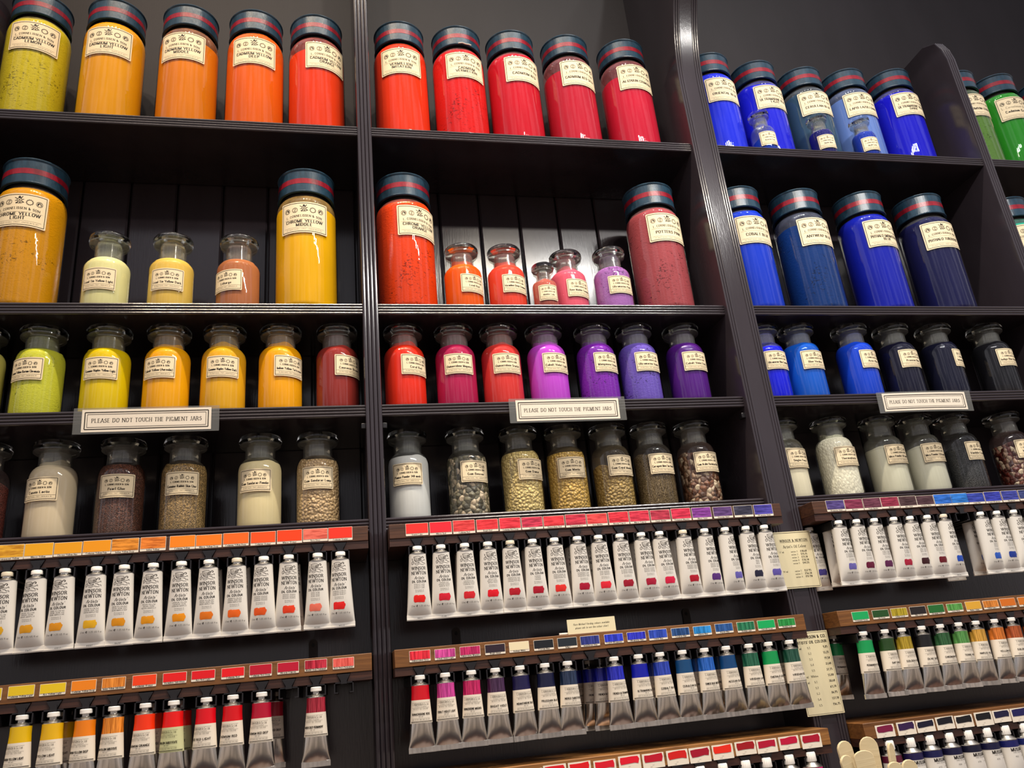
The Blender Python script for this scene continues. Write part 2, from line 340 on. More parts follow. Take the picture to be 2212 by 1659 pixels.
def sheet(mb, u0, v0, u1, v1, fmap, mat=0, thick=.0003, rad=.0015, nu=14):
    """paper with rounded corners following the surface"""
    us = [u0, u0+rad*.3, u0+rad]+[u0+rad+(u1-u0-2*rad)*i/nu for i in range(1, nu)]+[u1-rad, u1-rad*.3, u1]
    def inset(u):
        d = min(u-u0, u1-u)
        return rad-math.sqrt(max(0, rad*rad-(rad-d)**2)) if d < rad else 0
    T = [(u, v0+inset(u)) for u in us]; U = [(u, v1-inset(u)) for u in us]; n = len(us)
    F0 = [fmap(*p, thick) for p in T]; F1 = [fmap(*p, thick) for p in U]; B0 = [fmap(*p, 0) for p in T]; B1 = [fmap(*p, 0) for p in U]
    fs = [(i, i+1, n+i+1, n+i) for i in range(n-1)]+[(2*n+i+1, 2*n+i, 3*n+i, 3*n+i+1) for i in range(n-1)]
    fs += [(2*n+i, 2*n+i+1, i+1, i) for i in range(n-1)]+[(n+i, n+i+1, 3*n+i+1, 3*n+i) for i in range(n-1)]+[(0, n, 3*n, 2*n), (n-1, 3*n-1, 4*n-1, 2*n-1)]
    mb.add(F0+F1+B0+B1, fs, mat)
def emblems(mb, v, s, fmap, mat=1):
    """row of four small medallions about a crest"""
    r2 = random.Random(3)
    for k, u in enumerate((-2.45, -1.3, 1.25, 2.4)):
        uu = u*s*1.22; vv = v-abs(u)*s*.05
        ring(mb, uu, vv, s*.48, s*.06, fmap, mat)
        if k != 2: ring(mb, uu, vv, s*.36, s*.03, fmap, mat, 12)
        if k in (0, 3):
            sg = 1 if k == 0 else -1
            pen(mb, catmull([(uu-sg*.3*s, vv-.2*s), (uu-.05*sg*s, vv+.25*s), (uu+.12*sg*s, vv+.1*s), (uu+.3*sg*s, vv-.15*s)]), fmap, s*.12, s*.06, mat, .00025)
            blob(mb, [(uu+sg*.02*s, vv+.3*s), (uu+sg*.3*s, vv+.1*s), (uu+sg*.22*s, vv-.25*s), (uu+sg*.05*s, vv-.05*s)], fmap, mat, .00025)
        elif k == 1:
            pen(mb, catmull([(uu-.1*s, vv+.25*s), (uu+.15*s, vv+.2*s), (uu-.05*s, vv), (uu+.1*s, vv-.25*s), (uu-.15*s, vv-.2*s)]), fmap, s*.07, s*.04, mat, .00025)
        else:
            for i in range(12):
                a = 2*PI*i/12; pen(mb, [(uu+.36*s*math.cos(a), vv+.36*s*math.sin(a)), (uu+.58*s*math.cos(a+.25), vv+.58*s*math.sin(a+.25))], fmap, s*.07, s*.07, mat, .00025)
    v += s*.28
    ring(mb, 0, v, s*.34, s*.07, fmap, mat)
    for a in range(8):
        t = PI*a/4+.2; q = s*(.85 if a % 2 else .68)
        pen(mb, [(.3*s*math.cos(t), v+.3*s*math.sin(t)), (q*math.cos(t), v+q*math.sin(t))], fmap, s*.12, s*.10, mat, .00025)
    blob(mb, [(-.22*s, v+.5*s), (0, v+.82*s), (.22*s, v+.5*s), (.15*s, v+.38*s), (-.15*s, v+.38*s)], fmap, mat, .00025)
    pen(mb, catmull([(-.55*s, v-.45*s), (-.2*s, v-.6*s), (.2*s, v-.6*s), (.55*s, v-.45*s)]), fmap, s*.12, s*.09, mat, .00025)
    pen(mb, [(-.15*s, v-.15*s), (.15*s, v+.12*s)], fmap, s*.08, s*.08, mat, .00025); pen(mb, [(.15*s, v-.15*s), (-.15*s, v+.12*s)], fmap, s*.08, s*.08, mat, .00025)

def cyl(R, z0):      # label space -> the front of an upright cylinder
    return lambda u, v, l: ((R+l)*math.sin(u/R), -(R+l)*math.cos(u/R), z0+v)
SHOP = 'L. CORNELISSEN & SON'; ADDR = '105 GREAT RUSSELL STREET, LONDON WC1B 3RY'
def jar_label(parent, R, z0, W, H, lines, big, alt=False):
    mb = MB(); f = cyl(R+.0002, z0); a = W/2
    sheet(mb, -a, 0, a, H, f, 0, .0003, .0018 if big else .0014)
    e = .0028 if big else .0020
    frame(mb, -a+e, e, a-e, H-e, .0009 if big else .0007, f, 1, .00045)
    lf = lambda u, v, l: f(u, v, l+.0002)
    if big:
        emblems(mb, .745*H, .0098, lf)
        if alt:
            text(mb, 'L. Cornelissen & Son', 0, .49*H, .0052, lf, 1, 'fine', fit=.068)
            text(mb, lines[0], 0, .30*H, .0056, lf, 1, 'bold', fit=.066)
        else:
            text(mb, SHOP, 0, .475*H, .0040, lf, 1, 'serif', fit=.062, arch=.0022)
            line(mb, -a+.007, .435*H, a-.007, .435*H, .0003, f, 2, .00045)
            if len(lines) == 2:
                text(mb, lines[0], 0, .325*H, .0052, lf, 1, 'bold', fit=.066); text(mb, lines[1], 0, .210*H, .0052, lf, 1, 'bold', fit=.062)
            else: text(mb, lines[0], 0, .27*H, .0054, lf, 1, 'bold', fit=.068)
        line(mb, -a+.007, .165*H, a-.007, .165*H, .0003, f, 2, .00045)
        text(mb, ADDR, 0, .095*H, .0020, lf, 2, 'sans', fit=.062, n=1)
    else:
        q = W/.052
        emblems(mb, .735*H, .0052*q, lf)
        text(mb, SHOP, 0, .515*H, .0025*q, lf, 1, 'bold', fit=.034*q, n=2)
        text(mb, lines[0], 0, .315*H, .0036*q, lf, 1, 'bold', fit=.044*q)
        line(mb, -a+e, .235*H, a-e, .235*H, .00035, f, 1, .00045)
        text(mb, ADDR, 0, .145*H, .0016*q, lf, 1, 'sans', fit=.038*q, n=1)
        line(mb, -a+e, .11*H, a-e, .11*H, .00025, f, 2, .00045)
    return mb.build('paper_label', [PAPER, INK, INKG], parent)
def arc(r0, z0, r1, z1, n=6, convex=True):
    """quarter-ellipse between two profile points"""
    out = []
    for i in range(n+1):
        t = PI/2*i/n
        if convex: out.append((r1+(r0-r1)*math.cos(t), z0+(z1-z0)*math.sin(t)))
        else: out.append((r0+(r1-r0)*math.sin(t), z1+(z0-z1)*math.cos(t)))
    return out
def powder(parent, R, zmat, prof, mat, top, kind):
    mb = MB(); r2 = random.Random(hash(mat.name) % 997 if False else len(mat.name)*31+int(top*1e4))
    pr = [(r, z) for r, z in prof if z < top]
    rt = pr[-1][0]
    for i in range(len(prof)-1):
        if prof[i][1] < top <= prof[i+1][1]:
            t = (top-prof[i][1])/(prof[i+1][1]-prof[i][1]); rt = prof[i][0]+(prof[i+1][0]-prof[i][0])*t
    pr.append((rt, top)); seg = 40
    mb.lathe(pr, seg, 0, (True, False))
    # uneven surface of the powder inside the jar
    o = len(mb.v)-seg; ph = r2.random()*6
    hh = .0035 if kind in 'pscw' else .005
    n0 = len(mb.v)-seg
    for i in range(seg):
        x, y, z = mb.v[n0+i]; a = 2*PI*i/seg
        mb.v[n0+i] = (x, y, z+hh*(.5*math.sin(a*2+ph)+.3*math.sin(5*a+ph*2)-.4))
    c = len(mb.v); mb.v.append((0, 0, top-hh*.3))
    for i in range(seg): mb.f.append((n0+i, n0+(i+1) % seg, c)); mb.m.append(0); mb.s.append(True)
    return mb.build('pigment_fill', mat, parent)
def dust(parent, prof, top, hexcol, amt):
    """powder dust clinging to the inside of the glass above the fill"""
    k = 'dust'+hexcol
    if k not in MC:
        m, nt, b = new(k); nt.nodes.remove(b); C = hexc(hexcol); df = N(nt, 'ShaderNodeBsdfDiffuse'); df.inputs[0].default_value = tuple(.55*q+.16 for q in C[:3])+(1,)
        tr = N(nt, 'ShaderNodeBsdfTransparent'); mx = N(nt, 'ShaderNodeMixShader')
        nt.links.new(ramp(nt, noise(nt, coords(nt), 45, 4), [(.3, (amt*.55,)*3), (.7, (min(1, amt*1.5),)*3)]), mx.inputs[0])
        nt.links.new(tr.outputs[0], mx.inputs[1]); nt.links.new(df.outputs[0], mx.inputs[2]); nt.links.new(mx.outputs[0], nt.nodes['Material Output'].inputs[0]); MC[k] = m
    pr = [(r-.0004, z) for r, z in prof if z > top]
    for (r0, z0), (r1, z1) in zip(prof, prof[1:]):
        if z0 <= top < z1:
            t_ = (top-.004-z0)/(z1-z0); pr = [(r0+(r1-r0)*max(0, t_)-.0004, top-.004)]+pr; break
    if len(pr) < 2: return
    mb = MB(); mb.lathe(pr, 40); mb.build('dust_film', MC[k], parent)

def big_jar(idn, X, Y, Z, phi, colr, kind, fill, lines, label, alt=False):
    R = .053
    t = empty('pigment_jar', (X, Y, Z), math.radians(phi), label, 'jar', 'large pigment jars with blue tin lids')
    prof = [(.0, .0015), (R-.006, .0015), (R-.0015, .006), (R, .012), (R, .196)]+arc(R, .196, .0435, .2215, 7)[1:]+[(.0425, .224), (.0425, .262), (.040, .266)]
    prof[0] = (.001, .0)
    prof[1] = (R-.006, .0)
    g = MB(); g.lathe(prof, 56, 0); gl = g.build('glass_body', GLASS, t)
    inner = [(max(.001, r-.0016), z+.002) for r, z in prof[:-2]]
    powder(t, R, 0, inner, pigment(idn, colr, kind), fill*.2215, kind)
    dust(gl, inner+[(.0405, .2255)], fill*.2215, colr, .28)
    l = MB(); rl = .0488
    pl = [(.0455, .2285), (rl+.0008, .2285), (rl+.0012, .2300), (rl, .2312), (rl, .2455), (rl+.0002, .2456), (rl+.0002, .2560), (rl, .2561), (rl, .2715), (rl+.0010, .2725), (rl+.0016, .2745), (rl+.0008, .2760), (rl-.001, .2756), (rl-.002, .2742), (.001, .2746)]
    mt = [0, 0, 0, 0, 1, 1, 0, 0, 0, 0, 0, 0, 0, 0]
    mt = [0]*14; mt[5] = 1
    l.lathe(pl, 56, mats=mt); o = l.build('tin_lid', [LIDB, LIDR], t)
    c = MB(); c.lathe([(.0415, .2225), (.0422, .229), (.0422, .2745)], 40, 0, (False, False)); c.build('dark_neck_seal', P('dark_seal', '#17120f', .6), t)  # plain dark sleeve filling the gap between glass neck and lid
    jar_label(gl, R, .1426, .0830, .0612, lines, True, alt)
    return t
def stopper_jar(idn, X, Y, Z, phi, typ, colr, kind, fill, lines, label):
    R, h, zs, zb, rn, rs, L0, LH, LW = dict(b=(.0360, .142, .094, .077, .0215, .0315, .0310, .0385, .053), m=(.0348, .133, .090, .074, .0208, .0305, .0310, .0355, .050),
        s=(.0230, .092, .058, .046, .0140, .0205, .0130, .0300, .0370), t=(.0250, .106, .066, .053, .0150, .0215, .0125, .0330, .0400),
        c=(.0357, .1515, .112, .092, .0235, .0335, .0566, .0360, .052), d=(.0345, .1500, .110, .090, .0225, .0325, .0560, .0350, .050))[typ]
    if typ in 'st': g = 'small stoppered sample bottles'
    else: g = 'stoppered pigment bottles'
    t = empty('stoppered_jar', (X, Y, Z), math.radians(phi), label, 'jar', g)
    wv = random.Random(idn).random()*6
    amp = .012 if typ == 'd' else .004
    wob = lambda a, z: 1+amp*math.sin(3*a+wv+z*60)*(1 if .01 < z < zs*.9 else 0)
    prof = [(.001, 0), (R-.006, 0), (R-.0015, .003), (R, .009), (R, zb*.5), (R, zb)]+arc(R, zb, rn+.001, zs, 7)[1:]+[(rn, zs+.002), (rn, h-.019)]
    gb = MB(); gb.lathe(prof, 48, 0, wob=wob)
    gb.lathe([(rn, zs+.002), (rn, h-.019), (rs-.004, h-.0165), (rs-.0015, h-.0145), (rs-.0015, h-.0125), (rs-.004, h-.0115), (rn-.003, h-.0115), (rn-.003, zs+.004)], 48, 1)
    gl = gb.build('glass_body', [GLASS, NECKG], t)
    inner = [(max(.001, r-.0016), z+.002) for r, z in prof]
    top = min(fill*zs, h-.03)
    ip = MB(); powder(t, R, 0, [(r*.995 if .01 < z < zs*.9 else r, z) for r, z in inner] if typ != 'd' else [(r-.0006, z) for r, z in inner], pigment(idn, colr, kind), top, kind)
    dust(gl, inner+[(rn-.0012, h-.024)], top, colr, .26 if typ != 'd' else .10)
    s = MB(); rp = rn-.0035
    s.lathe([(.001, zs+.010), (rp-.0015, zs+.010), (rp, zs+.0125), (rp+.0004, h-.0125), (rs-.003, h-.0108), (rs, h-.0085), (rs+.0002, h-.0035), (rs-.0015, h-.0006), (rs-.005, h), (.001, h-.0004)], 48, 0)
    s.build('glass_stopper', STOP, t)
    jar_label(gl, R*(1+amp), L0, LW, LH, lines, False)
    return t

# ------------------------------------------------------------------ the setting
BD = .17   # depth of the shelves
o = MB(); o.box(-2.2, 3.6, .19, .29, -1.45, 2.0); tag(o.build('wall_back', P('dark_wall', '#2a2528', .8)), kind='structure')
o = MB(); o.box(-2.2, 3.6, -3.2, .29, -1.55, -1.45); tag(o.build('floor', wood('floor_boards', '#4a3020', '#2c1b12')), kind='structure')

unit = empty('shelving_unit', (.7, .1, -.4), 0, 'black gloss painted wooden shelving with reeded uprights holding the pigment jars', 'shelving')
def part(mb, name, mats, par, **k):
    ob = mb.build(name, mats, par, **k); l = par.location; ob.location = (-l[0], -l[1], -l[2]); return ob
# beaded back boards
bb = MB(); x = -.626
while x < 2.0:
    e = .0028; yb, yf = BD+.014, BD
    bb.add([(x+.0015, yb, -.4), (x+.0015, yf+e, -.4), (x+.0015+e, yf, -.4), (x+.0815-e, yf, -.4), (x+.0815, yf+e, -.4), (x+.0815, yb, -.4)]+
           [(x+.0015, yb, 1.72), (x+.0015, yf+e, 1.72), (x+.0015+e, yf, 1.72), (x+.0815-e, yf, 1.72), (x+.0815, yf+e, 1.72), (x+.0815, yb, 1.72)],
           [(i, i+1, 7+i, 6+i) for i in range(5)], 0)
    x += .083
bb.box(-.64, 2.02, BD+.0142, BD+.019, -.4, 1.72)
part(bb, 'back_boards', BLACK, unit)
up = MB(); up.box(-.64, 2.02, BD-.003, BD+.012, .952, 1.72); part(up, 'upper_back_panel', FRIEZE, unit)
lp = MB(); lp.box(-.58, 2.0, .076, .088, -.4, .2295); part(lp, 'lower_back_panel', BLACK, unit)
def beads(x0, n, wd, y):      # reeded front, x from x0, n half-round beads
    pts = []
    for k in range(n):
        for i in range(5):
            a = PI*i/4; pts.append((x0+wd*(k+.5)-wd*.5*math.cos(a), y-.45*wd*math.sin(a)))
    return pts
def upright(name, x0, x1, prof, path, yb=BD, panel=None):
    mb = MB(); rings = []
    for z, dy in path:
        rings.append([(px, py+dy, z) for px, py in prof]+[(x1, yb, z), (x0, yb, z)])
    mb.sweep(rings, smooth=False); return part(mb, name, BLACK, unit, angle=25)
straight = [(-.4, 0), (1.72, 0)]
upright('upright', .040, .066, beads(.040, 4, .0065, -.004), straight)
upright('upright', -.606, -.580, beads(-.606, 4, .0065, -.004), straight)
upright('upright', 1.372, 1.395, beads(1.372, 4, .00575, -.004), [(-.4, 0), (1.24, 0), (1.27, .004), (1.30, .016), (1.32, .05)])
pp = beads(.690, 3, .0048, -.010)+[(.7046, -.010), (.7300, -.010)]+beads(.7304, 3, .0048, -.010)
path = [(-.4, 0), (1.085, 0)]+[(1.10+.02*i, -(1.25*(.02*i)**2)) for i in range(0, 18)]+[(1.60, -.30), (1.72, -.42)]
upright('pilaster', .690, .745, pp, path)
def shelf(x0, x1, z):
    mb = MB(); th = .020; pr = []; BD = .1665
    n = 4; wd = th/n
    for k in range(n):
        for i in range(5):
            a = PI*i/4; pr.append((-.0005-.42*wd*math.sin(a), z-wd*(k+.5)+wd*.5*math.cos(a)))
    pr += [(BD, z-th), (BD, z)]
    mb.sweep([[(x, p[0], p[1]) for p in reversed(pr)] for x in (x0, x1)], smooth=False)
    part(mb, 'shelf', BLACK, unit, angle=25)
BAYS = ((-.580, .040), (.066, .690), (.745, 1.372), (1.395, 2.0))
SZ = {'A': .969, 'B': .610, 'C': .432, 'D': .2505}
for z in SZ.values():
    for a, b in BAYS: shelf(a, b, z)
for xx in (.033, .066, .683):
    mb = MB(); mb.box(xx, xx+.007, .0, .012, .393, .402); part(mb, 'support_clip', PLAST, unit, bevel=.0008)
for xx in (-.044, .17, .552):
    mb = MB(); q = []
    for i in range(13):
        a = PI*i/12; q.append((xx+.0065*math.cos(a), .083+.0065*math.sin(a)))
    q += [(xx-.0065, .060), (xx+.0065, .060)]
    mb.sweep([[(u, y, v) for u, v in q] for y in (.076, .0735)], smooth=False)
    mb.sweep([[(xx+.0022*math.cos(a*PI/5), y, .081+.003*math.sin(a*PI/5)) for a in range(10)] for y in (.0735, .0728)], 1, smooth=False)
    part(mb, 'hanger_plate', [P('dark_iron', '#2c2624', .5, .6), P('hole', '#0b0909', .8)], unit)
cn = empty('counter', (.7, -.05, -.40), 0, 'dark wooden counter top below the tube racks', 'counter')
mb = MB(); mb.box(-.6, 2.0, -.30, .18, -.46, -.40); part(mb, 'worktop', WAL, cn, bevel=.003)
mb = MB(); mb.box(-.58, 1.98, -.26, .18, -1.45, -.46); part(mb, 'cabinet_body', BLACK, cn)

# ------------------------------------------------------------------ jars
POS = {'A1':(-0.525,0.065,12),'A2':(-0.397,0.065,3),'A3':(-0.266,0.065,-4),'A4':(-0.146,0.065,3),'A5':(-0.032,0.065,24),'A6':(0.131,0.065,-3),'A7':(0.248,0.065,9),'A8':(0.361,0.065,15),'A9':(0.480,0.065,12),'A10':(0.606,0.065,8),'A11':(0.814,0.083,5),'A12':(0.934,0.095,6),'A13':(1.056,0.103,-3),'A14':(1.166,0.098,-2),'A15':(1.281,0.088,-0),'A16':(1.451,0.078,-3),'A17':(1.562,0.078,-7),'A18':(1.701,0.078,0),'B1':(-0.498,0.065,-0),'B2':(-0.368,0.048,-4),'B3':(-0.269,0.048,1),'B4':(-0.163,0.048,-25),'B5':(-0.052,0.065,-2),'B6':(0.123,0.065,26),'B7':(0.221,0.047,24),'B8':(0.300,0.047,16),'B9':(0.365,0.029,1),'B10':(0.421,0.061,18),'B11':(0.502,0.047,8),'B12':(0.611,0.065,9),'B13':(0.799,0.065,7),'B14':(0.935,0.065,6),'B15':(1.085,0.065,6),'B16':(1.232,0.065,-4),'B17':(1.450,0.065,-4),'C0':(-0.534,0.048,15),'C1':(-0.450,0.048,-15),'C2':(-0.355,0.048,0),'C3':(-0.266,0.048,-11),'C4':(-0.181,0.048,5),'C5':(-0.093,0.048,30),'C6':(-0.002,0.048,35),'C7':(0.109,0.048,28),'C8':(0.196,0.048,2),'C9':(0.276,0.048,7),'C10':(0.358,0.048,15),'C11':(0.449,0.048,17),'C12':(0.528,0.048,12),'C13':(0.620,0.048,9),'C14':(0.782,0.048,8),'C15':(0.857,0.048,7),'C16':(0.972,0.048,18),'C17':(1.064,0.048,8),'C18':(1.161,0.048,38),'C19':(1.282,0.048,10),'D0':(-0.510,0.059,4),'D1':(-0.417,0.059,-11),'D2':(-0.323,0.059,4),'D3':(-0.234,0.059,5),'D4':(-0.123,0.059,-7),'D5':(-0.035,0.059,1),'D6':(0.108,0.059,-8),'D7':(0.204,0.059,15),'D8':(0.295,0.059,20),'D9':(0.374,0.059,1),'D10':(0.454,0.059,13),'D11':(0.530,0.059,9),'D12':(0.612,0.059,9),'D13':(0.785,0.059,13),'D14':(0.886,0.059,5),'D15':(0.988,0.059,7),'D16':(1.069,0.059,1),'D17':(1.152,0.059,16),'D18':(1.266,0.059,10),'S1':(0.878,0.028,-5),'S2':(1.015,0.028,-10),'S3':(1.119,0.028,-9)}
BIG = [('A1', '#dac822', 's', .97, ('CADMIUM YELLOW', 'LEMON'), 'lemon yellow'), ('A2', '#f2a600', 'p', 1, ('CADMIUM YELLOW', 'LIGHT'), 'golden yellow'),
('A3', '#f88c00', 'p', .88, ('CADMIUM YELLOW', 'MIDDLE'), 'yellow orange'), ('A4', '#ff6c00', 'p', .985, ('CADMIUM YELLOW', 'DEEP'), 'bright orange'), ('A5', '#fb4008', 'p', .86, ('CADMIUM YELLOW', 'ORANGE'), 'red orange'),
('A6', '#ff3c10', 'p', 1, ('VERMILLION', 'IMITATION'), 'orange red'), ('A7', '#ee1c18', 's', .97, ('CADMIUM', 'VERMILLION'), 'speckled scarlet'), ('A8', '#d8122a', 'p', .97, ('CADMIUM RED',), 'cadmium red'),
('A9', '#cc1c36', 'p', .84, ('CADMIUM RED DEEP',), 'deep red'), ('A10', '#d41a3a', 'p', .82, ('ALIZARIN CRIMSON',), 'crimson'), ('A11', '#1c30ee', 'p', 1, ('ORIENTAL BLUE',), 'oriental blue'),
('A12', '#1a20e6', 'p', .96, ('ULTRAMARINE BLUE', 'LIGHT'), 'light ultramarine'), ('A13', '#35546e', 'p', .93, ('CERULEAN BLUE',), 'greyish cerulean'), ('A14', '#6f90dc', 'p', .9, ('LAPIS LAZULI DARK',), 'pale lapis blue'),
('A15', '#1210d8', 'p', .95, ('ULTRAMARINE BLUE', 'DARK'), 'dark ultramarine'), ('A16', '#64903c', 'c', .84, ('CHROMIUM OXIDE',), 'mossy green'), ('A17', '#2a9a22', 'p', .99, ('Cadmium Green',), 'bright green'), ('A18', '#1f7a50', 'p', .95, ('VIRIDIAN',), 'dark green'),
('B1', '#e8a200', 'c', .99, ('CHROME YELLOW', 'LIGHT'), 'cracked amber yellow'), ('B5', '#ffc000', 'p', .9, ('CHROME YELLOW', 'MIDDLE'), 'bright chrome yellow'), ('B6', '#ff4a0c', 's', .98, ('CHROME YELLOW', 'ORANGE'), 'fiery orange'),
('B12', '#b8545a', 's', .98, ('POTTERS PINK',), 'dusty rose pink'), ('B13', '#1440dc', 'p', .99, ('COBALT BLUE',), 'cobalt blue'), ('B14', '#0c3a80', 's', .87, ('ANTWERP BLUE',), 'mottled Antwerp blue'),
('B15', '#1020b8', 'p', 1, ('PHTHALO (MONASTRAL)', 'BLUE'), 'phthalo blue'), ('B16', '#16184c', 'p', .98, ('PHTHALO TURQUOISE',), 'blackish blue'), ('B17', '#1fb598', 'p', .95, ('COBALT', 'TURQUOISE'), 'turquoise')]
for idn, c, k, fl, ln, ds in BIG:
    X, Y, ph = POS[idn]
    nm = ' '.join(ln).title(); row = 'top shelf' if idn[0] == 'A' else 'second shelf'
    t = big_jar(idn, X, Y, SZ[idn[0]]+.0004, ph, c, k, fl, ln, 'large %s powder jar labelled %s with blue tin lid, %s' % (ds, nm, row), idn == 'A17')
    if idn == 'A7':
        mb = MB()
        pth = [(-.012, -.0500, .2285), (-.004, -.0512, .2300), (.003, -.0515, .2283), (.010, -.0505, .2296), (.014, -.0520, .2270)]
        pth = [Vector(p) for p in pth]; rings = []
        for p in pth: rings.append([(p.x, p.y+.0011*math.cos(a*PI/3), p.z+.0011*math.sin(a*PI/3)) for a in range(6)])
        mb.sweep(rings); tag(mb.build('string_tie', PAPERW, t), 'white string under the lid')
SM = [('B2', 'b', '#e4e0a0', 'p', 1.02, 'Lead Tin Yellow Light', 'pale lemon cream'), ('B3', 'b', '#ecc65a', 'p', 1.0, 'Lead Tin Yellow Dark', 'sandy yellow'), ('B4', 'b', '#c4784a', 'p', 1.0, 'Litharge', 'rusty tan'),
('B7', 'm', '#ff6400', 'p', 1.15, 'Lead Red', 'vivid orange'), ('B8', 'm', '#f84c34', 'p', 1.15, 'Vermilion Deep Genuine', 'vermilion'), ('B9', 's', '#cf6a5a', 'p', .95, 'Madder Lake', 'dusty red'), ('B10', 'm', '#f0647c', 'p', 1.12, 'Rose Madder Genuine', 'rose pink'), ('B11', 'm', '#b676c6', 's', 1.02, 'Ultramarine Pink', 'speckled lilac pink'),
('C0', 'c', '#d6cc6a', 'p', 1, 'Naples Yellow', 'pale yellow'), ('C1', 'c', '#d8da40', 'c', .98, 'Lemon Yellow Barium Chromate', 'greenish lemon'), ('C2', 'c', '#f0d000', 'p', .98, 'Genuine Naples Yellow-Light', 'plain bright yellow'), ('C3', 'c', '#ffb400', 'p', 1.08, 'Cobalt Yellow (Aureolin)', 'warm golden yellow'),
('C4', 'c', '#f4b61c', 'p', 1.12, 'Genuine Naples Yellow-Dark', 'muted golden yellow'), ('C5', 'c', '#ffb000', 'p', 1.1, 'Indian Yellow Tartrazine', 'marigold yellow'), ('C6', 'c', '#a2342c', 'p', 1.0, 'Caucasus Brown', 'brick red brown'),
('C7', 'c', '#fb3418', 'p', 1.2, 'Coral Red', 'coral red'), ('C8', 'c', '#c41c58', 'p', 1.02, 'Quinacridone Magenta', 'magenta'), ('C9', 'c', '#ea3c36', 'p', 1.05, 'Quinacridone Scarlet', 'soft scarlet'), ('C10', 'c', '#d452e6', 'p', 1.1, 'Cobalt Violet Light', 'bright orchid pink'),
('C11', 'c', '#8a2cbe', 's', 1.15, 'Manganese Violet', 'vivid purple'), ('C12', 'c', '#7a62d0', 's', 1.05, 'Ultramarine Violet', 'lavender blue'), ('C13', 'c', '#5a1c8c', 'p', 1.06, 'Cobalt Violet Dark', 'deep purple'),
('C14', 'c', '#0a18f2', 'p', .95, 'Ultramarine Blue Genuine', 'electric blue'), ('C15', 'c', '#1062da', 'p', .98, 'Blue Verditer', 'sky blue'), ('C16', 'c', '#144ae0', 'p', 1.0, 'Azure Blue', 'strong azure blue'), ('C17', 'c', '#10102c', 'p', .98, 'Prussian Blue', 'near black navy'),
('C18', 'c', '#12142e', 'p', .98, 'Indanthrene Blue', 'blue black'), ('C19', 'c', '#19191f', 'p', .98, 'Indigo Blue Natural', 'charcoal black'),
('D0', 'd', '#7a3426', 'g', .8, 'Dragons Blood', 'dark reddish grains'), ('D1', 'd', '#e0cfae', 'p', 1.1, 'Casein Lactic', 'cream white powder'), ('D2', 'd', '#5e2e14', 'g', 1.0, 'Pearl Glue', 'sparkling dark brown grains'), ('D3', 'd', '#a4844c', 'g', .97, 'Genuine Rabbit Skin Glue', 'sandy brown granules'),
('D4', 'd', '#ecdcaa', 'p', .96, 'Gum Sandarac-Powder', 'butter cream powder'), ('D5', 'd', '#ccac7c', 'l', .97, 'Gum Sandarac Lump', 'tan lumps'), ('D6', 'd', '#dadcd8', 'p', .96, 'Pumice Powder 240 mesh', 'white powder'), ('D7', 'd', '#8a8468', 'x', .92, 'Gum Benzoin', 'grey olive lumps'),
('D8', 'd', '#dcc47c', 'l', .95, 'Gum Damar', 'pale yellow lumps'), ('D9', 'd', '#d4ac50', 'l', .92, 'Gum Mastic', 'golden lumps'), ('D10', 'd', '#b89850', 'l', .70, 'Gum Copal Manila', 'amber flakes'), ('D11', 'd', '#7a6440', 'm', .85, 'Carrageen Moss Fine Shred', 'brown shredded moss'),
('D12', 'd', '#96603e', 'x', .85, 'Gum Arabic Kordofan No.1', 'red brown crystals'), ('D13', 'd', '#ece4c6', 'p', .84, 'Singles Ponce', 'ivory powder'), ('D14', 'd', '#e8e4cc', 'w', 1.15, 'Thermoplastic', 'white pellets'), ('D15', 'd', '#d6d4bc', 'p', .82, 'Mica Powder 80 mesh', 'pale grey powder'),
('D16', 'd', '#d0cfba', 'p', .80, 'Mica Powder 230 mesh', 'off white powder'), ('D17', 'd', '#1e2022', 'g', .78, 'Vandyke Crystals', 'black crystals'), ('D18', 'd', '#7e2c1c', 'x', .8, 'Madder Root', 'dark red chips'),
('S1', 't', '#1440c0', 'p', .5, 'Azurite Fine', 'blue'), ('S2', 't', '#1c1c70', 'p', .95, 'Smalt Blue', 'indigo'), ('S3', 't', '#1a3ab0', 'p', .96, 'Small Cyan', 'cobalt coloured')]
RW = dict(A='top shelf', B='second shelf', C='third shelf', D='fourth shelf', S='top shelf')
for idn, ty, c, k, fl, nm, ds in SM:
    X, Y, ph = POS[idn]; z = SZ['A' if idn[0] == 'S' else idn[0]]
    if idn[0] == 'S': lb = 'small stoppered glass bottle of %s powder standing before the %s jar, top shelf' % (ds, {'S1': 'light ultramarine', 'S2': 'cerulean', 'S3': 'lapis'}[idn])
    elif idn == 'B9': lb = 'smallest stoppered bottle of dusty red powder labelled Madder Lake, in front of the rose jar'
    elif idn[0] == 'D': lb = 'stoppered glass jar of %s labelled %s, fourth shelf' % (ds, nm)
    else: lb = 'stoppered glass jar of %s powder labelled %s, %s' % (ds, nm, RW[idn[0]])
    if idn == 'C0': lb = 'pale yellow jar cut off by the left frame edge, third shelf'
    if idn == 'D0': lb = 'dark jar cut off by the left frame edge, fourth shelf'
    stopper_jar(idn, X, Y, z+.0004, ph, ty, c, k, fl, (nm,), lb)

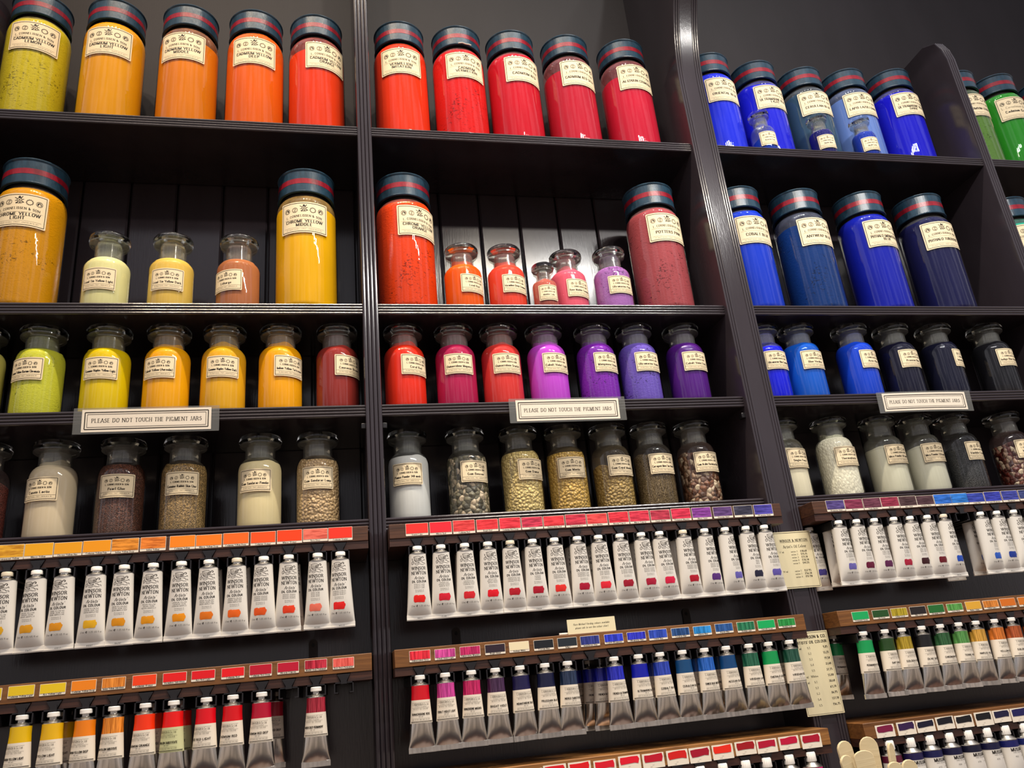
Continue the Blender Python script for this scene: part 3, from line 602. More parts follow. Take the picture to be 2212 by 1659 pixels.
# ------------------------------------------------------------------ tubes
def ellmap(za, zb, a, b, du=0):
    """print space on a tube front: u across, v = height"""
    def f(u, v, l):
        t = min(1, max(0, (v-za)/(zb-za))); A, B = a(t), b(t)
        th = max(-1.45, min(1.45, (u+du)/max(A, .001)))
        return ((A+l)*math.sin(th), -(B+l)*math.cos(th)-l*.2, v)
    return f
def body_mesh(mb, a, b, za, zb, n=18, seg=44, mat=0, v0=None, v1=None):
    rings = []
    for i in range(n+1):
        t = (i/n)**1.35; z = za+(zb-za)*t; A, B = a(t), b(t)
        rings.append([(A*math.cos(2*PI*k/seg), B*math.sin(2*PI*k/seg), z) for k in range(seg)])
    mb.sweep(rings, mat, True, True)
def crimp(mb, wd, z0, z1, mat=0):
    mb.box(-wd, wd, -.0013, .0013, z0, z1, mat); mb.box(-wd, wd, -.0019, -.0013, z0+.0012, z0+.0020, mat)
def head(t, zt, rc, hc, rn, rb, zsh, capm):
    """threaded neck, sloping shoulder and cap, top at zt"""
    m = MB(); m.lathe([(rb, zsh), (rb, zsh+.0006), (rn+.0010, zsh+.0040), (rn, zsh+.0044), (rn, zt-hc+.001)], 32, 0); m.build('tube_neck', ALUS, t)
    c = MB(); rr = []
    n = 30
    for z, q in ((zt-hc, .92), (zt-hc+.0006, 1), (zt-.0008, 1), (zt, .9)):
        rr.append([(rc*q*(1+(.03 if k % 2 else -.02))*math.cos(2*PI*k/n), rc*q*(1+(.03 if k % 2 else -.02))*math.sin(2*PI*k/n), z) for k in range(n)])
    c.sweep(rr, 0, False); c.build('cap', capm, t)
def griffin(mb, f, v, s, mat=1):
    Q = lambda pts, a=.05, b=.03: pen(mb, [(p[0]*s, v+p[1]*s) for p in (catmull(pts, 3) if len(pts) > 2 else pts)], f, a*s*.85, b*s*.85, mat, .00012)
    for k in range(7): Q([(-.55+.12*k, .42-.02*k), (-.48+.12*k, .1), (-.30+.10*k, -.12+.02*k)], .045, .03)
    Q([(-.62, .44), (-.2, .5), (.2, .46), (.32, .30)], .05, .05)
    Q([(-.55, .42), (-.50, .05), (-.28, -.15), (.1, -.18)], .07, .05)
    for k in range(4): Q([(.05+.09*k, .34), (.0+.10*k, -.08+.03*k)], .05, .04)
    Q([(.30, .22), (.42, .42), (.58, .46), (.66, .34), (.52, .28)], .10, .07)
    Q([(.35, .02), (.6, .02), (.78, .14), (.82, .0)], .07, .05); Q([(.2, -.12), (.45, -.16), (.6, -.3), (.82, -.28), (.86, -.42)], .07, .05)
    Q([(.1, -.18), (-.1, -.32), (-.45, -.30), (-.7, -.12), (-.9, -.2), (-.84, -.42), (-.66, -.36), (-.70, -.24)], .07, .05)
    Q([(-.62, -.08), (-.82, .12), (-.72, .22), (-.88, .26)], .06, .05)
    Q([(-.5, -.42), (-.2, -.52), (.1, -.38), (.4, -.48), (.7, -.46)], .05, .045)
def patch(u0, v0, wd, ht, r2):
    p = []
    for a, b in ((-.5, -.30), (-.42, -.5), (0, -.47), (.30, -.5), (.40, -.42), (.43, -.2), (.5, -.05), (.5, .18), (.42, .3), (.38, .5), (.1, .47), (-.30, .5), (-.46, .44), (-.5, .2)):
        p.append((u0+a*wd+r2.uniform(-.02, .02)*wd, v0+b*ht+r2.uniform(-.02, .02)*ht))
    return p
WA = lambda t: .0178-.0056*min(1, t*1.02)**.9; WB = lambda t: .0013+.0098*(1-math.exp(-8.5*t))*(.82+.18*t)
def wn_tube(X, Z, Y, lean, colr, nm, label, du=0, capm=None, front=True, nums='1637', rz=0):
    t = empty('paint_tube', (X, Y, Z), rz, label, 'paint tube', 'white enamelled oil colour tubes'); t.rotation_euler = (0, lean, rz)
    # local z=0 at the top of the cap
    za, zb = -.0960, -.0115
    mb = MB(); body_mesh(mb, WA, WB, za, zb); crimp(mb, .0180, -.1025, -.0955, 0)
    f = ellmap(za, zb, WA, WB, du); r2 = random.Random(int(X*1e4))
    if front:
        K = dict(lift=.00012)
        griffin(mb, f, -.0215, .0118, 3)
        text(mb, 'WINSOR', 0, -.0340, .0040, f, 1, 'serif', fit=.0226, **K); text(mb, '&', 0, -.0363, .0018, f, 1, 'serif', **K); line(mb, -.0065, -.0355, -.002, -.0355, .0002, f, 1, .00012); line(mb, .002, -.0355, .0065, -.0355, .0002, f, 1, .00012)
        text(mb, 'NEWTON', 0, -.0407, .0040, f, 1, 'serif', fit=.0232, **K)
        text(mb, "Artists'", .0008, -.0474, .0042, f, 1, 'ital', fit=.0158, **K); text(mb, 'OIL COLOUR', 0, -.0518, .0027, f, 1, 'black', fit=.0222, **K)
        for i, q in enumerate((nm, nm.replace('YELLOW', 'JAUNE').replace('RED', 'ROUGE'), nm.replace('YELLOW', 'AMARILLO').replace('RED', 'ROJO'))):
            text(mb, q, 0, -.0552-.0023*i, .00150, f, 1, 'sans', fit=.0195, n=1, **K)
        text(mb, 'Permanence A', 0, -.0628, .0013, f, 1, 'sans', n=1, **K); text(mb, 'Series/Serie 4', 0, -.0648, .0013, f, 1, 'sans', n=1, **K)
        text(mb, '37ml', -.0098, -.0845, .0020, f, 1, 'sans', n=2, **K); text(mb, 'e', -.0040, -.0845, .0036, f, 1, 'serif', **K); text(mb, '1.25 US fl oz', .0074, -.0845, .0020, f, 1, 'sans', n=2, **K)
        fl = lambda u, v, l: (-u, -.0013-l, v)
        text(mb, nums, 0, -.1005, .0024, lambda u, v, l: (-u, -.0014-l, -.2000+.0008-v), 1, 'fine')
    blob(mb, patch(0, -.0738, .0172, .0100, r2), f, 2, .00015, 5)
    mb.build('tube_body', [TUBEW, INK, swatch_mat(colr), P('soft_ink', '#4a443e', .6)], t)
    head(t, 0, .0069, .0056, .0058, .0118, -.0118, capm or CAPW)
    return t
RA = lambda t: .0180-.0064*min(1, t*1.15)**.85; RB = lambda t: .0013+.0100*(1-math.exp(-8.0*t))*(.84+.16*t)
def rob_tube(X, Z, Y, lean, colr, streak, nm, label, du=0, front=True, rz=0, paper=None):
    t = empty('paint_tube', (X, Y, Z), rz, label, 'paint tube', 'bare metal oil colour tubes with coloured bands'); t.rotation_euler = (0, lean, rz)
    za, zb = -.0900, -.0128
    mb = MB(); body_mesh(mb, RA, RB, za, zb, 16); crimp(mb, .0182, -.0962, -.0895)
    tb = mb.build('tube_body', ALU, t)
    # printed paper wrapped round the upper half
    lb = MB(); seg = 32; v0, v1, v2 = -.0600, -.0312, -.0132
    def rg(v):
        tt = (v-za)/(zb-za); A, B = RA(tt)+.00025, RB(tt)+.00025
        return [(A*math.cos(2*PI*k/seg), B*math.sin(2*PI*k/seg), v) for k in range(seg)]
    lb.sweep([rg(v0+(v1-v0)*i/6) for i in range(7)], 0, True, False); lb.sweep([rg(v1+(v2-v1)*i/4) for i in range(5)], 2, True, False)
    if front:
        f0 = ellmap(za, zb, RA, RB, du); f = lambda u, v, l: f0(u, v, l+.0003)
        line(lb, -.013, -.0345, .013, -.0345, .0002, f)
        text(lb, 'C. ROBERSON & Co. Ltd.', 0, -.0378, .0024, f, 1, 'sans', fit=.0235, n=2); text(lb, 'London, England', 0, -.0400, .0015, f, 1, 'fine', n=1)
        line(lb, -.013, -.0408, .013, -.0408, .0002, f); text(lb, "ARTISTS' OIL COLOUR", 0, -.0432, .0017, f, 1, 'fine', fit=.021, n=1)
        text(lb, nm, 0, -.0498, .0024, f, 1, 'black', fit=.0270, n=2); text(lb, '40 ml', 0, -.0526, .0016, f, 1, 'sans', n=1)
        line(lb, -.013, -.0538, .013, -.0538, .0002, f); text(lb, 'MADE IN ENGLAND AND HOLLAND', 0, -.0562, .0014, f, 1, 'fine', fit=.026, n=1)
    f2 = ellmap(za, zb, RA, RB, 0); line(lb, -.0175, -.0578, .0175, -.0578, .0007, lambda u, v, l: f2(u, v, l+.0003)); line(lb, -.0175, -.0591, .0175, -.0591, .0003, lambda u, v, l: f2(u, v, l+.0003))
    lb.build('paper_label', [paper or PAPERW, INK, swatch_mat(colr, streak)], tb)
    head(t, 0, .0071, .0056, .0050, .0114, -.0130, CAPW)
    return t
MA = lambda t: .0180-.0042*min(1, t*1.15)**.85; MBB = lambda t: .0013+(.0134-.0013)*math.sin(min(1, t*1.4)*PI/2)**.9
def mus_tube(X, Z, Y, colr, num, label):
    t = empty('paint_tube', (X, Y, Z), 0, label, 'paint tube', 'oil colour tubes with tall white caps')
    za, zb = -.100, -.0195
    mb = MB(); body_mesh(mb, MA, MBB, za, zb, 12); crimp(mb, .0182, -.106, -.0995); 
    f = ellmap(za, zb, MA, MBB, .002)
    v0, v1 = -.0290, -.0200
    seg = 32
    def rg(v):
        tt = (v-za)/(zb-za); A, B = MA(tt)+.00025, MBB(tt)+.00025
        return [(A*math.cos(2*PI*k/seg), B*math.sin(2*PI*k/seg), v) for k in range(seg)]
    mb.sweep([rg(v0), rg(v1)], 2, True, False)
    text(mb, 'MUSSINI', 0, -.0345, .0040, f, 1, 'bold', fit=.021); text(mb, 'HARZ-OELFARBE', 0, -.0372, .0014, f, 1, 'sans', n=1); text(mb, num, -.004, -.0430, .0020, f, 1, 'sans', n=1); text(mb, '****', .006, -.0430, .0020, f, 1, 'sans', n=1)
    mb.build('tube_body', [TUBEW, INK, swatch_mat(colr)], t)
    m = MB(); m.lathe([(.0136, -.0200), (.0138, -.0190), (.0060, -.0128), (.0052, -.0118)], 28); m.build('tube_neck', ALUS, t)
    c = MB(); n = 36; rr = []
    for z, q in ((-.0125, 1.0), (-.0120, 1.03), (-.0010, .97), (0, .88)):
        rr.append([(.0074*q*(1+(.03 if k % 2 else -.03))*math.cos(2*PI*k/n), .0074*q*(1+(.03 if k % 2 else -.03))*math.sin(2*PI*k/n), z) for k in range(n)])
    c.sweep(rr, 0, False); c.build('cap', CAPW, t)
    return t
# racks: board, slotted rail underneath, black clips, colour swatches
YF = -.050
def rack(name_label, x0, x1, z0, z1, clips, swatches, style, matb, yback=.075):
    t = empty('tube_rack', ((x0+x1)/2, .01, z0), 0, name_label, 'rack', 'wooden tube racks')
    mb = MB(); mb.box(x0, x1, YF, yback, z0, z1); part(mb, 'wooden_board', matb, t, bevel=.0006)
    # rail teeth between the clips (dovetail slots)
    mb = MB(); cx = sorted(c*.9948 for c in clips); edges = [x0]+[c for c in cx]+[x1]; zt, zb = z0-.0002, z0-.0110
    for i in range(len(edges)-1):
        a = edges[i]+(.0095 if i > 0 else 0); b = edges[i+1]-(.0095 if i < len(edges)-2 else 0)
        a2 = edges[i]+(.0045 if i > 0 else 0); b2 = edges[i+1]-(.0045 if i < len(edges)-2 else 0)
        if b-a < .002: continue
        mb.sweep([[(a, y, zt), (b, y, zt), (b2, y, zb), (a2, y, zb)] for y in (yback-.002, YF+.0015)], smooth=False)
    part(mb, 'slotted_rail', SLOT, t)
    for c in clips:
        c = c*.9948; mb = MB(); Y0, Y1 = YF-.0005, yback-.006
        mb.sweep([[(c-.0088, y, z0-.0012), (c+.0088, y, z0-.0012), (c+.0042, y, z0-.0095), (c-.0042, y, z0-.0095)] for y in (Y1, Y0)], smooth=False)
        mb.box(c-.0040, c+.0040, Y0-.001, Y0+.012, z0-.0135, z0-.0060)     # tongue
        for s in (-1, 1):
            a, b = sorted((c+s*.0042, c+s*.0128)); mb.box(a, b, Y0+.001, Y1, z0-.0128, z0-.0112)
            a, b = sorted((c+s*.0112, c+s*.0128)); mb.box(a, b, Y0+.001, Y1, z0-.0235, z0-.0112)
            a, b = sorted((c+s*.0075, c+s*.0128)); mb.box(a, b, Y0+.001, Y1, z0-.0250, z0-.0235)
        part(mb, 'hanging_clip', PLAST, t)
    for sx, wd, sc_, st, nm in swatches:
        r2 = random.Random(int(sx*9999)); mb = MB()
        if style == 'wn': zl, zh, s0 = z0+.0020+r2.uniform(-.0006, .0006), z1+.0004+r2.uniform(-.0008, .0003), .0034
        elif style == 'rob': zl, zh, s0 = z0+.0058+r2.uniform(-.0006, .0006), z0+.0198+r2.uniform(-.0005, .0005), .0028
        else: zl, zh, s0 = z0-.0005+r2.uniform(-.0012, .0012), z0+.0175+r2.uniform(-.001, .001), .0055
        h = wd/2; f = lambda u, v, l: (sx+u, YF-.0003-l, v)
        sheet(mb, -h, zl, h, zh, f, 0, .0003, .0006, 2)
        if style == 'mus':
            pts = []
            for a, b in ((-.43, .12), (-.42, .38), (-.2, .40), (.1, .42), (.40, .43), (.43, .2), (.40, -.08), (.2, -.06), (-.1, -.09), (-.40, -.10)):
                pts.append((a*wd+r2.uniform(-.02, .02)*wd, (zl+zh)/2+b*(zh-zl)+r2.uniform(-.03, .03)*(zh-zl)))
            blob(mb, pts, f, 2, .0006)
            text(mb, '**** ||', 0, zl+.0030, .0014, f, 1, 'sans', n=1, lift=.0005); text(mb, nm, -.004, zl+.0010, .0013, f, 1, 'fine', n=1, lift=.0005)
        else:
            m_ = .0005; blob(mb, [(-h+m_, zl+s0), (h-m_, zl+s0), (h-m_, zh-m_), (-h+m_, zh-m_)], f, 2, .0005)
            text(mb, nm, 0, zl+.0008, .0019, f, 1, 'serif', n=1, lift=.0005, fit=wd*.9)
        ob = part(mb, 'colour_swatch', [PAPERW, INK, swatch_mat(sc_, st)], t)
    return t
def sws(xs, rows): return [(x, w_, c, st, nm) for (x, w_), (c, st, nm) in zip(xs, rows)]
wl = [-.4261, -.3911, -.3575, -.3191, -.2849, -.2488, -.2132, -.1781, -.1415, -.1061, -.0727, -.0334, -.0023]
wll = [.004, 1.2, 1.5, -.3, -1.3, -2, .5, 1.5, -.3, 0, -2.1, -1.7, 1]
wls = [(-.4234, .0339), (-.3888, .0345), (-.3538, .0340), (-.3187, .0345), (-.2838, .0340), (-.2489, .0324), (-.2117, .0329), (-.1777, .0336), (-.1424, .0338), (-.1065, .0335), (-.0711, .0340), (-.0361, .0338), (-.0017, .0335)]
WL = [('#f6a40c', 2, 'Transparent Yellow'), ('#f9b00e', 0, 'Winsor Yellow'), ('#f9a80a', 0, 'Chrome Yellow Hue'), ('#fba008', 0, 'Cadmium Yellow Pale'), ('#e8880c', 2, 'Indian Yellow Deep'), ('#f2780c', 2, 'Indian Yellow'), ('#ff8a0c', 0, 'Cadmium Yellow'),
      ('#ff800e', 0, 'Winsor Yellow Deep'), ('#ff6c14', 0, 'Cadmium Yellow Deep'), ('#ff5412', 0, 'Cadmium Orange'), ('#ff440c', 0, 'Winsor Orange'), ('#ff6650', 2, 'Rose Dore'), ('#f5341e', 0, 'Cadmium Scarlet')]
WLP = ['#eab01c', '#eea616', '#ee9c14', '#f2b81c', '#ec9a10', '#f4a010', '#f89a0c', '#ee7a14', '#fa6c18', '#f05a18', '#f4421c', '#f87860', '#ee1c18']
WLN = ['amber', 'golden yellow', 'yolk yellow', 'lemon gold', 'mustard orange', 'light apricot', 'pale orange', 'burnt orange', 'bright orange', 'dark orange', 'orange red', 'salmon pink', 'scarlet']
wm = [.1064, .1405, .1754, .2098, .2435, .2774, .3112, .3470, .3804, .4148, .4493, .4792, .5182, .5545, .5893, .6251, .6571]
wml = [-2, -1, 0, -1, 0, 0, 0, 0, 1, 1, 2, 3, 0, -1.5, .5, 0, 0]
wms = [.1066, .1411, .1753, .2101, .2444, .2781, .3118, .3460, .3797, .4142, .4479, .4822, .5167, .5513, .5872, .6225, .6573]
WM = [('#f5302a', 0, 'Scarlet Lake'), ('#ee2434', 0, 'Winsor Red'), ('#f03434', 2, 'Cadmium Red'), ('#f3202c', 2, 'Bright Red'), ('#e01c30', 2, 'Cadmium Red Deep'), ('#cc2446', 2, 'Carmine'), ('#ea2430', 2, 'Quinacridone Red'), ('#c81e3c', 2, 'Permanent Rose'), ('#f03c3c', 2, 'Rose Madder'),
      ('#dc1830', 2, 'Alizarin Crimson'), ('#cc1a3a', 2, 'Winsor Crimson'), ('#b82440', 2, 'Purple Madder'), ('#d01640', 2, 'Permanent Magenta'), ('#7c2a8e', 2, 'Winsor Violet'), ('#54306e', 2, 'Dioxazine Violet'), ('#2e2c44', 2, 'Indigo'), ('#3e349a', 2, 'Ultramarine Violet')]
WMP = ['#f21c14', '#e21c34', '#e0222e', '#ee1428', '#c01428', '#b80e2c', '#f0302a', '#b40a34', '#f0283a', '#a8122e', '#b4183a', '#e01c48', '#b80c2a', '#5a2c80', '#6a62b8', '#24243e', '#6458ae']
WMN = ['vermilion', 'cherry red', 'plain red', 'signal red', 'dark red', 'carmine', 'coral red', 'ruby', 'light rose red', 'maroon', 'wine red', 'hot pink red', 'blood red', 'purple', 'periwinkle', 'near black', 'lavender']
wr = [.7903, .8233, .8563, .8929, .9238, .9568, .9887, 1.0613, 1.0941, 1.1283, 1.162]
wrl = [-2, -2, -1, -3, 0, -1, -3, 0, -3, -3, -3]
wrs = [.7866, .8205, .8547, .8881, .9222, .9554, .9895, 1.0223, 1.0547, 1.0890, 1.1238, 1.1585]
WR = [('#4a387c', 2, 'Ultramarine Violet'), ('#7c1c40', 2, 'Magenta'), ('#5e2038', 2, 'Purple Madder'), ('#8c1638', 2, 'Alizarin'), ('#402024', 2, 'Mars Violet'), ('#44202a', 2, 'Perylene Violet'), ('#0c62c4', 2, 'Cobalt Turquoise'), ('#1070c8', 2, 'Cerulean'), ('#2036a0', 2, 'Cobalt Blue'), ('#2430a6', 2, 'French Ultramarine'), ('#2a3494', 2, 'Ultramarine'), ('#24326e', 2, 'Prussian Blue')]
WRP = ['#6e66b4', '#6a1438', '#602050', '#b01c3c', '#3c141c', '#701424', '#1c50c0', '#2c60c8', '#1c3c9c', '#182e80', '#20306c']
WRN = ['lavender', 'burgundy', 'plum', 'raspberry', 'blackish maroon', 'oxblood', 'royal blue', 'bright blue', 'deep blue', 'navy', 'dark slate blue']
def tube_row(xs, leans, pcs, names, prints, Zt, place, kdu):
    for i, x in enumerate(xs):
        gold = (i*7+len(xs)) % 8 == 5
        wn_tube(x*.9948, Zt, -.0465, -math.radians(leans[i]*.35), pcs[i], prints[i][2].upper(), 'white paint tube with %s patch, front tube on the %s' % (names[i], place),
                du=kdu(i, x), capm=CAPG if gold else CAPW, nums='%d' % (1000+(i*733+int(x*1000)) % 8900), rz=math.radians(rnd.uniform(-4, 4)))
def back_tube(proto, x, y, z, label, rz, lean=0):
    c = proto.copy(); col.objects.link(c); c.location = (x, y, z); c.rotation_euler = (0, lean, rz); c['label'] = label
    for ch in proto.children:
        d = ch.copy(); col.objects.link(d); d.parent = c
        for g2 in ch.children:
            e2 = g2.copy(); col.objects.link(e2); e2.parent = d
    return c
R1T = .1957
rack('dark wooden tube rack with yellow to scarlet swatches under the left shelves', -.579, .037, .2095, .2303, [-.4612+.0349*k for k in range(-3, 0)]+wl, sws(wls, WL)+[(-.4587, .034, '#f4b00e', 0, 'Lemon'), (-.494, .034, '#f4b80e', 0, 'Lemon')], 'wn', WAL)
rack('dark wooden tube rack with red to violet swatches under the middle shelves', .067, .6885, .2095, .2303, wm, sws([(x, .0325) for x in wms], WM), 'wn', WAL)
rack('dark wooden tube rack with violet to blue swatches under the right shelves', .746, 1.36, .2095, .2303, wr[:7]+[1.0245]+wr[7:]+[1.196, 1.23], sws([(x, .0332) for x in wrs], WR), 'wn', WAL)
tube_row(wl, wll, WLP, WLN, WL, R1T, 'upper left rack', lambda i, x: (-.002, -.0035, -.0035, .0005, .0, .0, .002, 0, 0, -.003, .003, -.002, -.003)[i])
tube_row(wm, wml, WMP, WMN, WM, R1T+.0012, 'upper middle rack', lambda i, x: (.0, .002, .002, .002, -.001, .001, .001, .001, .001, .001, .003, .003, .005, .006, .008, .006, .004)[i])
tube_row(wr, wrl, WRP, WRN, WR, R1T+.0012, 'upper right rack', lambda i, x: (.005, .004, .004, .005, .005, .005, .007, .007, .004, .004, .004)[i])
wn_tube(-.4590, R1T, -.0465, 0, '#e8c020', 'LEMON YELLOW', 'white paint tube cut off by the frame edge, upper left rack')
# second row of tubes hanging behind
protos = [o for o in list(bpy.data.objects) if o.name.startswith('paint_tube') and o.get('category')]
for P0 in protos:
    x, y, z = P0.location
    if round(x*1000) % 3: continue
    back_tube(P0, x+rnd.uniform(-.0015, .0015)+(.002 if x < .3 else -.001), -.0195, z+.0018, P0['label'].replace('front tube', 'second in line').replace('cut off by', 'second in line at'), math.radians(rnd.uniform(-8, 8)))
wn_tube(.7590, R1T, -.004, 0, '#4a4290', 'ULTRAMARINE VIOLET', 'shaded white paint tube right beside the series price card', .004)
wn_tube(1.0260, R1T, .012, 0, '#2c6cc0', 'CERULEAN', 'shaded white paint tube far back in the gap, upper right rack', .005)

rl = [-.3889, -.3535, -.3165, -.2840, -.2473, -.2135, -.1742, -.1416, -.1058, -.0367]
rls = [(-.4263, .029), (-.3902, .0297), (-.3547, .0297), (-.3194, .029), (-.2847, .0277), (-.2486, .0287), (-.2124, .0287), (-.1779, .029), (-.1414, .0286), (-.1068, .0283), (-.0720, .0275), (-.0364, .0289), (-.0005, .0279)]
RL = [('#e8c81c', 0, 'Lemon Yellow'), ('#ecc81a', 0, 'Cadmium Yellow Light'), ('#f0cc18', 0, 'Azo Yellow Light'), ('#f88a12', 0, 'Cadmium Yellow Deep'), ('#f08418', 1, 'Indian Yellow Substitute'), ('#fb4410', 0, 'Cadmium Orange'), ('#f01818', 0, 'Vermilion Substitute'), ('#e8101c', 0, 'Azo Red Light'), ('#f0121c', 0, 'Cadmium Red'), ('#c20a2c', 0, 'Cadmium Red Deep'), ('#c20a30', 0, 'Alizarin Crimson'), ('#bc0c30', 1, 'Madder Deep Permanent'), ('#ff5a4e', 1, 'Rose Dore Permanent')]
RLT = [('#e8bc0c', 0, 'CADMIUM YELLOW LIGHT', 'yellow'), ('#ecb810', 0, 'AZO YELLOW LIGHT', 'warm yellow'), ('#f48410', 0, 'CADMIUM YELLOW DEEP', 'orange yellow'), ('#ec8418', 1, 'INDIAN YELLOW SUBSTITUTE', 'streaky ochre orange'), ('#fa380c', 0, 'CADMIUM ORANGE', 'flame orange'), ('#f01414', 0, 'VERMILION SUBSTITUTE', 'bright red'), ('#e4081c', 0, 'AZO RED LIGHT', 'pure red'), ('#dc0a18', 0, 'CADMIUM RED', 'cadmium red'), ('#b80a30', 0, 'CADMIUM RED DEEP', 'crimson'), ('#a00c2a', 1, 'MADDER DEEP PERMANENT', 'dark crimson')]
rm = [.1011, .1357, .1720, .2058, .2409, .2771, .3104, .3800, .4171, .4504, .4854, .5204, .5551, .5922, .6246, .6593]
rml = [-1.5, 0, -2, -1, 1.5, -1, -2.5, 0, -1, 1, 0, 0, 1, -1, 0, 1]
rms = [.1019, .1364, .1713, .2067, .2411, .2767, .3115, .3452, .3812, .4158, .4491, .4844, .5193, .5542, .5897, .6233, .6572]
RM = [('#e6122e', 1, 'Quinacridone Rose'), ('#cc3c92', 1, 'Cobalt Violet Light'), ('#c00a5c', 1, 'Quinacridone Magenta'), ('#2c1e2c', 0, 'Bright Violet'), ('#efe0b8', 0, 'Radiant White'), ('#161a20', 0, 'Prussian Blue'), ('#202830', 0, 'Indigo'), ('#1c2a80', 1, 'Indanthrene Blue'), ('#1830cc', 1, 'French Ultramarine'), ('#1a24c4', 1, 'Ultramarine Blue'), ('#1c44b8', 1, 'Cobalt Blue'), ('#0c4480', 1, 'Cerulean Blue'), ('#0a80c8', 1, 'Chinese Blue'), ('#0c4c90', 1, 'Aegean Blue'), ('#087048', 1, 'Viridian Light'), ('#0cac5c', 0, 'Emerald Green'), ('#0a8a34', 1, 'Viridian Deep')]
RMT = [('#d40c20', 0, 'QUINACRIDONE ROSE', 'crimson red'), ('#c43890', 1, 'COBALT VIOLET LIGHT', 'streaky pink violet'), ('#c00a5a', 1, 'QUINACRIDONE MAGENTA', 'magenta'), ('#3c1442', 1, 'BRIGHT VIOLET', 'dark violet'), ('#1c1848', 0, 'INDANTHRENE BLUE', 'midnight violet'), ('#14183c', 0, 'PRUSSIAN BLUE', 'prussian blue'), ('#10284a', 1, 'INDIGO SUBSTITUTE', 'inky teal'), ('#101cb4', 1, 'FRENCH ULTRAMARINE', 'ultramarine'), ('#0e18a8', 0, 'ULTRAMARINE BLUE', 'dark ultramarine'), ('#1c3cb0', 1, 'COBALT BLUE', 'cobalt blue'), ('#104878', 0, 'CERULEAN BLUE', 'steel blue'), ('#0c5cbc', 1, 'CHINESE BLUE SUBSTITUTE', 'bright blue'), ('#0c4478', 0, 'AEGEAN BLUE', 'petrol blue'), ('#0a5c40', 1, 'VIRIDIAN LIGHT', 'viridian green'), ('#0c9850', 0, 'EMERALD GREEN', 'emerald green'), ('#084a38', 1, 'VIRIDIAN DEEP', 'bottle green')]
rr = [.7871, .8249, .8555, .8912, .9250, .9591, .9914, 1.0264, 1.0592, 1.0930, 1.127]
rrl = [-3, -2.5, -2, -3, -2, -4, -5, -4, -5, -5, -5]
rrs = [.7842, .8199, .8531, .8871, .9203, .9548, .9897, 1.0225, 1.0553, 1.0898, 1.125]
RR = [('#14a85c', 0, 'Permanent Green'), ('#204c20', 0, 'Sap Green'), ('#b09a0c', 1, 'Golden Green'), ('#221c1c', 0, 'Olive Green'), ('#206a2c', 0, 'Chromium Oxide'), ('#4c943c', 1, 'Terre Verte'), ('#e0a834', 0, 'Naples Yellow'), ('#d07a1c', 1, 'Yellow Ochre'), ('#d8701a', 0, 'Golden Ochre'), ('#d8761c', 0, 'Raw Sienna'), ('#c06018', 0, 'Sienna')]
RRT = [('#109c54', 0, 'PERMANENT GREEN', 'fresh green'), ('#24441c', 0, 'SAP GREEN', 'sap green'), ('#a88c10', 1, 'GOLDEN GREEN', 'golden olive'), ('#18181c', 0, 'OLIVE GREEN', 'black green'), ('#1c5428', 1, 'CHROMIUM OXIDE', 'forest green'), ('#4c8c40', 1, 'TERRE VERTE', 'streaky leaf green'), ('#cc9634', 1, 'NAPLES YELLOW', 'sandy ochre'), ('#cc6c14', 1, 'YELLOW OCHRE', 'orange ochre'), ('#a84c14', 1, 'GOLDEN OCHRE', 'rust orange'), ('#8c4018', 0, 'RAW SIENNA', 'sienna brown'), ('#7a3818', 0, 'BURNT SIENNA', 'burnt brown')]
R2T = .0214
rack('oak tube rack with yellow to rose swatches, lower left, two hooks empty', -.579, .037, .0345, .0570, [-.4613, -.4263]+rl[:9]+[-.0715, -.0367, -.0005], sws(rls, RL), 'rob', OAK)
rack('oak tube rack with rose to green swatches, lower middle', .0675, .6885, .0345, .0580, rm[:7]+[.3452]+rm[7:], sws([(x, .0288) for x in rms], RM), 'rob', OAK)
rack('oak tube rack with green to ochre swatches, lower right', .746, 1.36, .0345, .0580, rr+[1.162, 1.197], sws([(x, .0292) for x in rrs], RR), 'rob', OAK)
lowers = []
for xs, ls, T_, place, dz in ((rl, [0]*9+[-.7], RLT, 'lower left oak rack', -.001), (rm, rml, RMT, 'lower middle oak rack', .0012), (rr, rrl, RRT, 'lower right oak rack', .0032)):
    for i, x in enumerate(xs):
        c, st, nm, ds = T_[i]
        du = -.0045 if xs is rl else (-.002 if i < 3 and xs is rm else (.0035 if x > .3 else .001))
        lowers.append(rob_tube(x*.9948, R2T+dz, -.0465, -math.radians(ls[i]*.5), c, st, nm, 'metal paint tube, %s band, front tube, %s' % (ds, place), du, rz=math.radians(rnd.uniform(-5, 5)),
                      paper=P('greenish_paper', '#cfcf9c', .7) if nm == 'VERMILION SUBSTITUTE' else None))
lowers.append(rob_tube(-.4243, R2T-.001, -.0465, 0, '#d8b814', 0, 'LEMON YELLOW', 'metal paint tube with lemon band cut off by the left frame edge'))
for q in lowers[:-1]:
    x, y, z = q.location
    if -.06 < x < 0 or round(x*1000) % 2: continue
    back_tube(q, x+(.006 if x < .3 else -.001)+rnd.uniform(-.001, .001), -.0185, z, q['label'].replace('front tube', 'second in line'), math.radians(rnd.uniform(-9, 9)))
q = lowers[8]; back_tube(q, -.094, .020, q.location[2], 'bare metal oil paint tube hung far back beside the crimson one', math.radians(14), math.radians(2))
q = lowers[8]
fu = [w_ for w_ in lowers if ', ultramarine band' in w_['label']][0]
for k, (x, y) in enumerate(((.3650, -.018), (.3560, .004), (.3400, .030))):
    back_tube(fu, x, y, fu.location[2], 'bare metal paint tube, %s behind the ultramarine one, lower middle oak rack' % ('first', 'second', 'third')[k], math.radians(5*k))
pg = [w_ for w_ in lowers if 'fresh green band' in w_['label']][0]
